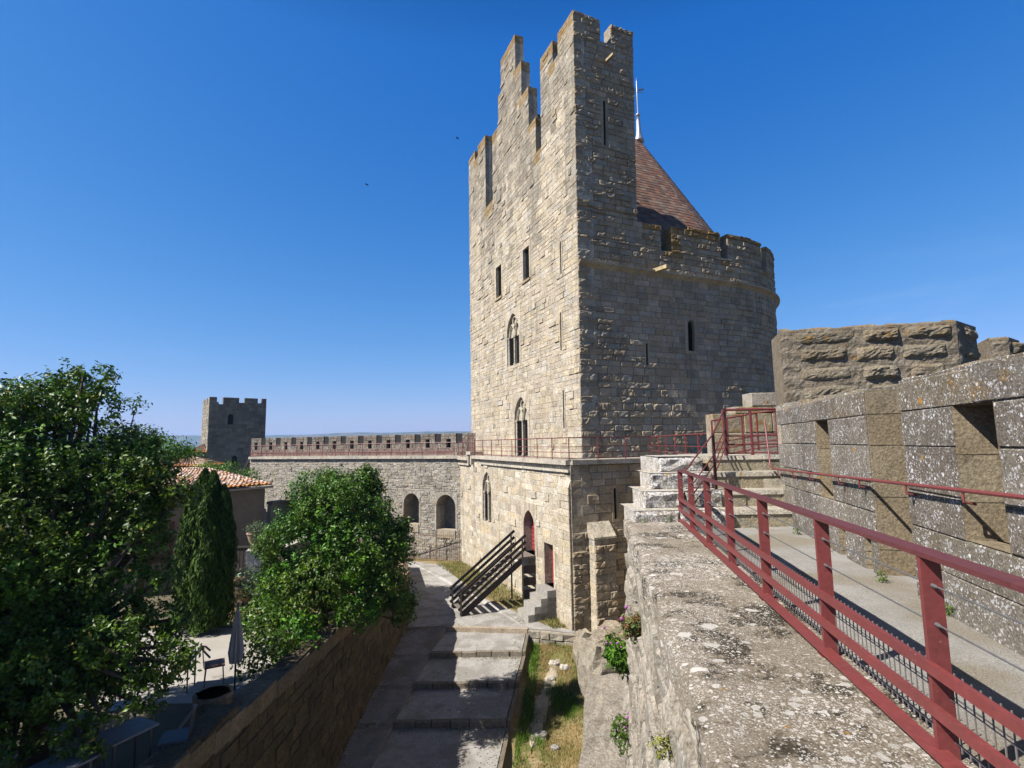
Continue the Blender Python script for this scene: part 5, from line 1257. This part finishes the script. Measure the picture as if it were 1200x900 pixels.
# loose sprig of the tree with a bare shoot against the sky, kept as part of the same tree
mb = MB(); mb.tube([V(-7.55, 10.2, -.2), V(-7.5, 10.25, .45), V(-7.45, 10.3, .95)], [.02, .012, .005], 6, (.08, .065, .05, 0)); mb.build('shoot', M['bark'], T)
crown('shoot_leaves', T, [(V(-7.45, 10.28, .88), .16), (V(-7.5, 10.25, .4), .12)], 900, 4, .085, GREEN, M['leaf'], .05, .5)
# second tree behind it
T2 = thing('broadleaf_tree', 'flat topped tree with spreading branches rising behind the big evergreen near the far tower', 'tree', (-12.4, 19, zt(19)))
cl2 = [(V(-13.0, 19, -.05), (1.2, 1.2, .42)), (V(-13.9, 19.3, .35), (.9, 1.0, .4)), (V(-12.1, 18.8, -.2), (.55, .5, .2)), (V(-14.8, 19.2, -.5), (1.2, 1.2, .7))]
crown('crown', T2, cl2, 350, 8, .12, GREEN, M['leaf_dull'], .1, .4); wood('trunk', T2, (-13.4, 19.2, zt(19)), [c[0] for c in cl2], .14, (-13.3, 19.2, -2))
# round tree in the middle
T3 = thing('broadleaf_tree', 'dense round bright green tree rising beside the retaining wall in the middle', 'tree', (-5.95, 16.6, zt(16.6)))
cl = []
for x, y, z, r in ((-5.5, 17.0, -1.9, 1.2), (-5.2, 16.8, -3.1, 1.55), (-6.4, 16.8, -3.3, 1.35), (-4.3, 16.8, -3.6, 1.25), (-5.6, 16.3, -4.1, 1.3), (-6.9, 16.6, -4.2, .95), (-4.6, 16.4, -4.6, 1.0), (-3.9, 16.9, -4.5, .8), (-5.0, 17.2, -1.3, .65), (-6.2, 17.0, -2.2, .85), (-4.6, 17.0, -2.2, .85), (-7.3, 16.9, -3.6, .5), (-4.0, 17.1, -2.9, .7), (-4.8, 17.2, -.85, .3), (-3.6, 16.9, -5.1, .45)):
    cl.append((V(x, y, z), r * .88))
    for k in range(6):
        d = unit(V(rnd.gauss(0, 1), rnd.gauss(0, 1), rnd.gauss(.2, .8))); cl.append((V(x, y, z) + d * r * .95, r * rnd.uniform(.22, .4)))
crown('crown', T3, cl, 300, 12, .098, GREEN2, M['leaf'], .058, .5, .35, .4, .008)
wood('trunk', T3, (-5.95, 16.6, zt(16.6)), [c[0] for c in cl[::4]], .13, (-5.85, 16.6, -5.0), 2)
# cypress
T4 = thing('cypress_tree', 'dark columnar cypress with several pointed tips in front of the tiled house', 'tree', (-9.95, 17.3, zt(17.3)))
pos, nm, al, cs = [], [], [], []
spires = [(-10.12, 17.3, -.72, .5), (-9.78, 17.2, -.8, .48), (-10.42, 17.35, -1.15, .42), (-9.45, 17.25, -1.25, .42), (-10.2, 17.0, -1.2, .48), (-9.75, 16.95, -1.3, .48), (-9.95, 17.15, -.95, .45)]
for x, y, zt_, r in spires:
    n = 7000; zb = zt(17.3) + .2; f = npr.random(n) ** .8; rad = r * .92 * (np.sin(np.clip((1 - f) * 1.7, 0, 1) * PI / 2) ** .6) * (.6 + .5 * npr.random(n) ** .8)
    th = npr.uniform(0, 2 * PI, n); wv = 1 + .22 * np.sin(th * 5 + f * 9 + x * 7) * np.sin(f * 23 + th * 2 + x)
    p = np.stack([x + np.cos(th) * rad * wv, y + np.sin(th) * rad * wv, zb + (zt_ - zb) * f], 1); pos.append(p)
    nm.append(np.stack([np.cos(th), np.sin(th), np.full(n, .1)], 1) + rand_dirs(n) * .6); al.append(np.stack([np.cos(th) * .35, np.sin(th) * .35, np.ones(n)], 1))
    cs.append(np.array([(.035, .07, .01), (.05, .095, .014), (.026, .052, .008), (.065, .115, .02)])[npr.integers(0, 4, n)] * npr.uniform(.8, 1.25, (n, 1)))
leaf_quads('crown', np.concatenate(pos), np.concatenate(nm), .2, np.concatenate(cs), M['needle'], T4, .28, .2, 0, np.concatenate(al))
mb = MB(); mb.tube([V(-9.95, 17.3, zt(17.3) - .1), V(-9.95, 17.25, -3), V(-10.0, 17.3, -1.2)], [.16, .1, .03], 8, (.09, .07, .05, 0)); mb.build('trunk', M['bark'], T4)
def shrub(label, base, cl, size, pal, cat='shrub', twigs=330, mat='leaf', name='shrub'):
    t = thing(name, label, cat, base); crown('foliage', t, cl, twigs, 8, size, pal, M[mat], size * .9, .5)
    mb = MB()
    for c, r in cl[:4]: mb.tube([V(*base), np.asarray(base) * .4 + np.asarray(c) * .6 + V(.05, 0, 0), np.asarray(c)], [.04, .025, .01], 5, (.09, .07, .05, 0))
    mb.build('stem', M['bark'], t); return t
shrub('ivy covered hedge bush behind the closed parasol at the edge of the retaining wall', (-6.5, 14.6, zt(14.6)), [(V(-6.9, 15.2, -4.85), (.8, .7, .55)), (V(-6.3, 15.0, -5.0), (.7, .7, .5)), (V(-5.85, 14.6, -5.1), (.5, .8, .5)), (V(-6.2, 13.6, -5.1), (.6, .7, .5)), (V(-7.1, 15.9, -5.1), (.6, .6, .45))], .12, GREEN2)
shrub('low round dark green bush between the cypress and the clay urn', (-9.0, 18.2, zt(18.2)), [(V(-9.0, 18.2, -5.3), .55), (V(-8.6, 18.0, -5.5), .4)], .1, GREEN)
shrub('leafy laurel bush showing behind the top left of the round tree', (-11.0, 29, -6.6), [(V(-11.3, 29.5, -2.6), 1.2), (V(-10.0, 29.2, -2.4), 1.1), (V(-9.0, 29.4, -2.9), 1.0), (V(-10.6, 29.2, -4), 1.5)], .16, GREEN2, twigs=220)
shrub('bright green climbing vine above the tiled roof in front of the square tower', (-21, 38, -7), [(V(-22.2, 38, -1.9), .8), (V(-20.6, 38.2, -1.9), .75), (V(-19.3, 38.4, -2.2), .6), (V(-21.4, 38, -2.6), 1.2)], .18, [(.10, .2, .03), (.13, .24, .04), (.07, .15, .025)], twigs=160)
shrub('dark cypress like bush left of the square tower', (-31, 52, -7.5), [(V(-31.6, 52, -1.6), (.9, .9, 1.4)), (V(-33, 52.3, -2.2), 1.3)], .25, GREEN, twigs=100)
shrub('yellowish broom bush below the brown hipped roof', (-25.5, 44, -7), [(V(-25.8, 44, -2.0), (1.3, .8, .6)), (V(-24.3, 44, -2.3), (.9, .7, .5))], .2, [(.16, .15, .03), (.2, .17, .04)], twigs=120)
shrub('shaded creeper hanging beside the urn pillar', (-9.3, 21, zt(21)), [(V(-9.5, 21.3, -4.9), (.6, .5, .8)), (V(-9.0, 21.2, -5.3), (.5, .5, .6))], .11, GREEN)
# oleander sprays with grey leaves beside the urn
shrub('pale grey leaved potted olive beside the cypress', (-10.0, 20.3, zt(20)), [(V(-10.0, 20.3, -5.0), (.4, .4, .45)), (V(-9.8, 20.3, -4.6), (.25, .25, .3))], .1, [(.14, .18, .12), (.18, .22, .15)], twigs=260)

# urns
def urn(label, c, s, pal, pillar=0):
    t = thing('clay_urn', label, 'urn', c, 'clay urns in the garden'); mb = MB()
    mb.lathe(V(*c), [(.16*s, 0), (.2*s, .04*s), (.12*s, .12*s), (.3*s, .35*s), (.38*s, .62*s), (.4*s, .7*s), (.43*s, .72*s), (.43*s, .78*s), (.34*s, .78*s), (.3*s, .66*s)], 16, (.34, .25, .18, 0)); mb.build('pot', M['clay'], t, True)
    crown('foliage', t, [(V(*c) + UP * (.95 * s), (.4*s, .4*s, .3*s))], 700, 6, .1 * s, pal, M['leaf_dull'], .06, .3); return t
urn('clay urn with spiky grey plant standing on top of the stone pillar', (-10.75, 22.2, -4.2), .85, [(.2, .22, .12), (.25, .25, .14)])
urn('larger clay urn standing on the garden ground by the lawn', (-10.35, 20.6, zt(20.6)), 1.0, [(.07, .11, .04), (.1, .13, .05)])
pl = thing('stone_pillar', 'rough pale stone pillar under the clay urn', 'pillar', (-10.75, 22.2, zt(22)))
mb = MB()
for k in range(5): mb.box(V(-10.75, 22.2, zt(22.2) + .38 * k), .6 + rnd.uniform(-.04, .04), .6, .375, V(1, .3, 0), jit((.4, .36, .3), .1))
mb.build('shaft', M['white_block'], pl)
sl_ = thing('stair_wall', 'low wall with a sloping pale coping climbing right from the urn pillar', 'wall', (-10, 23, zt(23)))
mb = MB(); a, b = V(-10.4, 22.3, 0), V(-9.0, 25.0, 0); n_ = unit(V(b[1] - a[1], -(b[0] - a[0]), 0)) * .25
mb.hexa([p + UP * -6.6 for p in (a, a + n_, b + n_, b)] + [a + UP * -4.5, a + n_ + UP * -4.5, b + n_ + UP * -4.0, b + UP * -4.0], (.26, .21, .15, 0)); mb.build('wall', M['retain'], sl_)
mb = MB(); mb.bar(a + n_ * .5 + UP * -4.45, b + n_ * .5 + UP * -3.95, .4, .1, col=(.4, .36, .3, 0)); mb.build('coping', M['merlon'], sl_)
bf = thing('wooden_balustrade', 'dark wooden slat balustrade right of the cypress', 'balustrade', (-12, 22.4, -5))
mb = MB()
for k in range(14):
    p = V(-12.8 + .14 * k, 22.4, -5.1); mb.box(p, .1, .03, .95, col=(.05, .04, .035, 0))
mb.build('slats', M['wood_dark'], bf); mb = MB(); mb.bar(V(-12.9, 22.38, -4.15), V(-10.95, 22.38, -4.15), .1, .06, col=(.06, .05, .04, 0)); mb.bar(V(-12.9, 22.38, -5.05), V(-10.95, 22.38, -5.05), .08, .1, col=(.06, .05, .04, 0)); mb.build('rail', M['wood_dark'], bf)
po = thing('porch_roof', 'small tiled lean-to roof under the wooden balustrade', 'roof', (-12, 22, -5.3)); mb = MB(); tiled(mb, V(-13, 21.6, -5.75), V(-10.9, 21.6, -5.75), V(-13, 22.4, -5.4), V(-10.9, 22.4, -5.4), seed=8); mb.build('tiles', M['tile'], po)
mb = MB(); mb.box(V(-12, 22.3, -6.4), 2.2, .3, .95, col=(.2, .16, .12, 0)); mb.build('wall', M['render_wall'], po)

# ------------------------------------------------------------------ cafe terrace furniture
def table(label, x, y, ax, lx_, ly_, group='cafe tables'):
    z = zt(y); t = thing('cafe_table', label, 'table', (x, y, z), group); mb = MB()
    mb.box(V(x, y, z + .71), lx_, ly_, .03, ax, (.24, .24, .26, 0)); mb.build('tabletop', M['plastic'], t)
    a = unit(V(*ax)); b = np.cross(UP, a)
    for sx in (-1, 1):
        for sy_ in (-1, 1):
            p = V(x, y, z) + a * sx * (lx_ / 2 - .08) + b * sy_ * (ly_ / 2 - .08); mb = MB(); mb.tube([p, p + UP * .71], .018, 6, (.2, .2, .2, 0)); mb.build('leg', M['metal'], t)
    return t
table('long grey cafe table nearest the bottom left corner', -6.6, 7.75, (.45, 1, 0), 1.15, .6)
table('square grey cafe table by the retaining wall under the tree', -6.3, 8.95, (.45, 1, 0), .7, .55)
table('small grey cafe table half hidden under the big tree', -7.4, 9.3, (.35, 1, 0), .6, .6)
table('dark cafe table beside the closed parasol', -7.75, 12.5, (1, .2, 0), .8, .6)
def chair(label, x, y, az, col, wick=False):
    z = zt(y); a = math.radians(az); f = V(math.sin(a), math.cos(a), 0); s = V(f[1], -f[0], 0); c = V(x, y, z)
    t = thing('cafe_chair', label, 'chair', (x, y, z), 'cafe chairs'); mb = MB(); mb.box(c + UP * .43, .44, .42, .04, s, col); mb.build('seat', M['plastic'], t)
    mb = MB(); pts = [c - f * .1 + s * .25 + UP * .68, c - f * .2 + s * .22 + UP * .8, c - f * .27 + s * .1 + UP * .86, c - f * .27 - s * .1 + UP * .86, c - f * .2 - s * .22 + UP * .8, c - f * .1 - s * .25 + UP * .68]
    mb.tube(pts, .022, 7, col)
    for k in range(5): q = c - f * .22 + s * (-.16 + .08 * k); mb.bar(q + UP * .45, q - f * .04 + UP * .84, .05 if wick else .025, .012, col=col)
    mb.build('backrest', M['plastic'], t)
    for i in (-1, 1):
        for j in (-1, 1):
            p = c + s * .19 * i + f * .17 * j; mb = MB(); mb.tube([p + f * .03 * j, p + UP * .44], .014, 6, col); mb.build('leg', M['plastic'], t)
chair('wicker brown chair in the sunlight beside the closed parasol', -7.1, 12.9, 60, (.34, .19, .13, 0), True)
chair('dark chair with shiny curved back left of the square cafe table', -6.85, 9.05, 70, (.1, .13, .18, 0))
chair('dark chair pushed against the wall side of the square cafe table', -5.75, 9.35, 250, (.08, .08, .09, 0))
chair('dark chair with shiny back behind the long cafe table', -7.3, 8.0, 75, (.12, .14, .18, 0))
chair('pale metal chair standing alone under the big tree', -7.6, 10.6, 160, (.35, .38, .42, 0))
pa = thing('closed_parasol', 'closed pale grey parasol standing in front of the ivy hedge', 'parasol', (-6.45, 12.3, zt(12.3)))
mb = MB(); c = V(-6.3, 12.3, zt(12.3)); mb.tube([c, c + UP * 1.95], .022, 8, (.06, .06, .06, 0)); mb.build('pole', M['dark_metal'], pa)
mb = MB(); vs = []; nn = 20; lv = [(.66, .1), (.9, .13), (1.2, .1), (1.6, .055), (1.9, .012)]
for zz, r in lv:
    for k in range(nn): t = 2 * PI * k / nn; q = r * (1 + .28 * (-1) ** k); vs.append(c + V(math.cos(t) * q, math.sin(t) * q, zz))
mb.add(vs, [(j*nn + k, j*nn + (k+1) % nn, (j+1)*nn + (k+1) % nn, (j+1)*nn + k) for j in range(4) for k in range(nn)], (.5, .47, .44, 0)); mb.build('canopy', M['cloth'], pa)
mb = MB(); mb.box(c, .45, .45, .08, col=(.2, .2, .2, 0)); mb.build('base', M['dark_metal'], pa)
pn_ = thing('stone_planter', 'round stone tub planter on the edge of the retaining wall', 'planter', (-6.0, 10.9, zt(10.9)))
mb = MB(); mb.lathe(V(-6.0, 10.9, zt(10.9)), [(.285, .44), (.15, .47), (.005, .48)], 16, (.06, .045, .03, 0)); mb.build('soil', M['retain'], pn_)
mb = MB(); mb.lathe(V(-6.0, 10.9, zt(10.9)), [(.28, 0), (.33, .08), (.34, .4), (.36, .5), (.36, .56), (.29, .56), (.28, .42), (.01, .42)], 20, (.26, .19, .125, 0)); mb.build('tub', M['retain'], pn_, True)
lb = thing('stone_block', 'square stone block set on the terrace edge beside the long cafe table', 'block', (-5.75, 8.9, zt(8.9)))
mb = MB(); mb.box(V(-5.7, 7.7, zt(7.9)), .5, .9, .45, V(1, .0, 0), (.3, .24, .16, 0)); mb.build('block', M['retain'], lb)
bp = thing('brick_kerb', 'short terracotta brick kerb at the foot of the round tree', 'kerb', (-6.2, 15.9, zt(16)))
mb = MB()
for k in range(5): mb.box(V(-6.7 + .24 * k, 15.7 + .08 * k, zt(15.8)), .22, .12, .3, V(1, .3, 0), jit((.36, .2, .13), .15))
mb.build('bricks', M['clay'], bp)

# ------------------------------------------------------------------ small wall plants
def wall_plant(label, c, s, flowers, seed, pal=GREEN2, group='plants growing from the near wall'):
    r = random.Random(seed); t = thing('wall_plant', label, 'plant', tuple(c), group)
    crown('foliage', t, [(V(*c) + V(r.uniform(-.5, .5) * s, r.uniform(-.5, .5) * s, r.uniform(-.6, .5) * s), s * r.uniform(.35, .6)) for k in range(5)], 2600 if s < .3 else 900, 6, s * .28, pal, M['leaf_dull'], s * .12, .35)
    if flowers:
        mb = MB()
        for k in range(flowers):
            p = V(*c) + V(r.uniform(-.8, .6) * s, r.uniform(-.8, .8) * s, r.uniform(.3, 1.3) * s); mb.lathe(p, [(.005, -.02), (.022, 0), (.028, .02), (.012, .035)], 7, (.36, .12, .34, 0)); mb.tube([V(*c), (V(*c) + p) / 2 + V(.02, 0, .03), p], .004, 5, (.08, .12, .04, 0))
        mb.build('flowers', M['cloth'], t)
def nf(y, z, d=.03): return P_near(y, z, d)
wall_plant('largest green tuft with purple flowers low on the far end of the near wall', nf(10.6, -4.15, .12), .42, 5, 1)
wall_plant('grey green tuft with reddish stems high on the near wall face', nf(8.0, -2.75, .1), .26, 2, 2, [(.1, .15, .05), (.14, .17, .07), (.2, .07, .04)])
wall_plant('small green tuft on the wall foot above the flat ledge', nf(10.0, -5.2, .12), .3, 3, 3)
wall_plant('low grey green cushion with a purple flower beside the flat ledge', nf(8.6, -5.7, .15), .34, 4, 4, [(.1, .15, .06), (.14, .19, .08)])
wall_plant('thin tuft at the very bottom of the near wall face', nf(6.2, -4.1, .1), .26, 2, 5)
wall_plant('yellow green moss tuft on the near wall just below the coping', nf(4.6, -2.5, .04), .14, 0, 6, [(.16, .17, .03), (.2, .2, .04)])
for i, (x, y, lab) in enumerate(((3.0, 10.4, 'tiny weed at the foot of the lowest white block'), (2.55, 10.35, 'tiny weed at the left end of the coping'), (2.62, 5.6, 'small yellow weed growing under the railing'), (4.35, 6.4, 'green weed at the parapet foot nearest the railing post'), (4.75, 8.2, 'green weed at the parapet foot below the small niche'), (4.15, 5.2, 'leafy weed at the parapet foot beside the drain hole'), (5.1, 9.6, 'tiny weed at the parapet foot near the steps'))):
    wall_plant(lab, (x, y, (ZC if i < 3 else ZW + .03) + .02), .1, 0, 30 + i, GREEN2, 'weeds along the walkway')

# birds
for i, (p, lab) in enumerate(((V(-3.1, 30, 18.6), 'tiny dark bird nearest to the tower top'), (V(-8.6, 30, 15.7), 'tiny dark bird flying lower and further left in the sky'))):
    mb = MB(); a = unit(V(1, .2, -.3)); up_ = unit(V(.2, -.2, 1))
    s = np.cross(a, up_)
    mb.tube([p - a * .12, p - a * .05, p + a * .06, p + a * .1], [.01, .035, .03, .008], 6, (.02, .02, .02, 0))
    for k in (-1, 1): mb.add([p + a * .05, p - a * .04, p + s * k * .22 - a * .08 + up_ * .05], [(0, 1, 2), (2, 1, 0)], (.02, .02, .02, 0))
    o = mb.build('bird', M['dark'], None, loc=tuple(p)); tag(o, lab, 'bird', 'birds in the sky')

# ------------------------------------------------------------------ far plain: tree masses and hills
def hill(name, y, zbase, hts, seed, depth):
    r = random.Random(seed); mb = MB(); n = 90; xs = np.linspace(-3300, 3300, n); vs = []; fs = []
    for x in xs:
        h_ = hts(x)
        for f, dy in ((0, -depth), (.55, -depth * .5), (.9, -depth * .15), (1, 0), (.6, depth)):
            vs.append(V(x, y + dy + r.uniform(-20, 20), zbase + (h_ - zbase) * f + r.uniform(-3, 3) * (0 < f < 1)))
    for i in range(n - 1):
        for j in range(4): o = i * 5 + j; fs.append((o, o + 5, o + 6, o + 1))
    mb.add(vs, fs); o = mb.build(name, M['earth'], None, True); tag(o, kind='structure')
hill('hills', 2500, -62, lambda x: 60 + 5 * math.sin(x * .0026 + 1.2) + 3.5 * math.sin(x * .0061) + 2 * math.sin(x * .017 + 2) + 1 * math.sin(x * .041), 3, 500)
hill('low_hills', 1700, -62, lambda x: -14 + 12 * math.sin(x * .0033 + .6) + 6 * math.sin(x * .0088) + 3 * math.sin(x * .021), 4, 300)
pos, nm, cs = [], [], []
for k in range(420):
    y = 90 * math.exp(rnd.random() * 3.0); x = -y * rnd.uniform(.35, .85); z = gz(x, y); s = rnd.uniform(2.0, 4.5) * (1 + y / 500); n = 46
    d = rand_dirs(n); pos.append(V(x, y, z + s * .7) + d * V(s, s, s * .8) * npr.uniform(.6, 1.05, (n, 1))); nm.append(d + UP * .4)
    cs.append(np.tile(np.array(rnd.choice(GREEN + [(.05, .07, .025)])), (n, 1)) * npr.uniform(.7, 1.2, (n, 1)))
ff = leaf_quads('far_trees', np.concatenate(pos), np.concatenate(nm), 3.2, np.concatenate(cs), M['leaf_dull'], None, .8); tag(ff, kind='stuff')

# air between here and the hills
m = bpy.data.materials.new('haze_air'); m.use_nodes = True; nt = m.node_tree; nt.nodes.clear()
out = nt.nodes.new('ShaderNodeOutputMaterial'); pv = nt.nodes.new('ShaderNodeVolumePrincipled'); pv.inputs['Color'].default_value = (.36, .62, 1, 1); pv.inputs['Density'].default_value = .00022; pv.inputs['Anisotropy'].default_value = .2
nt.links.new(pv.outputs[0], out.inputs['Volume'])
mb = MB(); mb.hexa([V(-6100, -1600, -66), V(6100, -1600, -66), V(6100, 7100, -66), V(-6100, 7100, -66), V(-6100, -1600, 85), V(6100, -1600, 85), V(6100, 7100, 85), V(-6100, 7100, 85)]); tag(mb.build('haze', m), kind='stuff')

# ------------------------------------------------------------------ sky, sun, camera
w = bpy.data.worlds.new('World'); SC.world = w; w.use_nodes = True; nt = w.node_tree; nt.nodes.clear(); g = NT(nt)
sky = g.n('ShaderNodeTexSky', sky_type='NISHITA'); sky.sun_disc = False; sky.sun_elevation = SUN_EL; sky.sun_rotation = SUN_AZ % (2 * PI); sky.altitude = 150
sky.air_density = 1.0; sky.dust_density = .3; sky.ozone_density = 2.5
bg = g.n('ShaderNodeBackground'); bg.inputs[1].default_value = .05
ga = g.n('ShaderNodeHueSaturation'); ga.inputs['Saturation'].default_value = 1.15; g.l(sky.outputs[0], ga.inputs['Color'])
# deep clear southern sky: channel contrast, darker towards the zenith
tcv = g.n('ShaderNodeTexCoord').outputs['Generated']
ci = g.noise(g.scaled(tcv, (1.2, 1.2, 7)), 3.2, 6, .62); cm = g.math('MULTIPLY', g.mr(ci, .5, .78, 0, .22), 1.0)
sp = g.n('ShaderNodeSeparateColor'); g.l(g.mix(1.0, ga.outputs[0], (.75, 1.25, 2.1), 'MULTIPLY'), sp.inputs[0])
cb_ = g.n('ShaderNodeCombineColor')
nz = g.n('ShaderNodeSeparateXYZ'); g.l(g.n('ShaderNodeTexCoord').outputs['Generated'], nz.inputs[0])
zen = g.mr(nz.outputs[2], .63, .87, .62, .1)
for i, (k, o_) in enumerate(((2.0, -.62), (1.5, -.33), (.62, 5.0))):
    v = g.math('MAXIMUM', g.math('ADD', g.math('MULTIPLY', sp.outputs[i], k), o_), .05)
    if i == 1: v = g.math('DIVIDE', g.math('MULTIPLY', v, 1.3), g.math('ADD', g.math('MULTIPLY', v, .066), 1.0))
    g.l(g.math('MULTIPLY', v, zen), cb_.inputs[i])
cz = g.n('ShaderNodeSeparateXYZ'); g.l(tcv, cz.inputs[0])
cm2 = g.math('MULTIPLY', cm, g.math('MULTIPLY', g.mr(cz.outputs[2], .05, .3, 1, 0), g.mr(cz.outputs[0], .1, .5, .12, 1)))
g.l(g.mix(cm2, cb_.outputs[0], (9, 10, 10.5)), bg.inputs[0]); wo = g.n('ShaderNodeOutputWorld'); g.l(bg.outputs[0], wo.inputs[0])
sd = bpy.data.lights.new('sun', 'SUN'); sd.energy = 5.0; sd.angle = math.radians(.5); sd.color = (1, .95, .87)
so = bpy.data.objects.new('sun', sd); COL.objects.link(so); so.rotation_euler = Vector(-SUN).to_track_quat('-Z', 'Y').to_euler(); so.location = (-20, -10, 40)

cd = bpy.data.cameras.new('camera'); cd.sensor_width = 36; cd.lens = 36 * 610 / 1200; cd.clip_end = 20000; cd.clip_start = .05
co = bpy.data.objects.new('camera', cd); COL.objects.link(co)
from mathutils import Matrix
pitch = math.atan(69 / 610); roll = math.radians(.9)
co.rotation_euler = (Matrix.Rotation(PI / 2 + pitch, 4, 'X') @ Matrix.Rotation(-roll, 4, 'Z')).to_euler()
SC.camera = co
SC.view_settings.view_transform = 'Standard'; SC.view_settings.look = 'None'; SC.view_settings.gamma = 1; SC.view_settings.exposure = 1.1
try: SC.view_settings.use_curve_mapping = False
except Exception: pass
SC.cycles.max_bounces = 6; SC.cycles.volume_bounces = 0; SC.cycles.transparent_max_bounces = 6
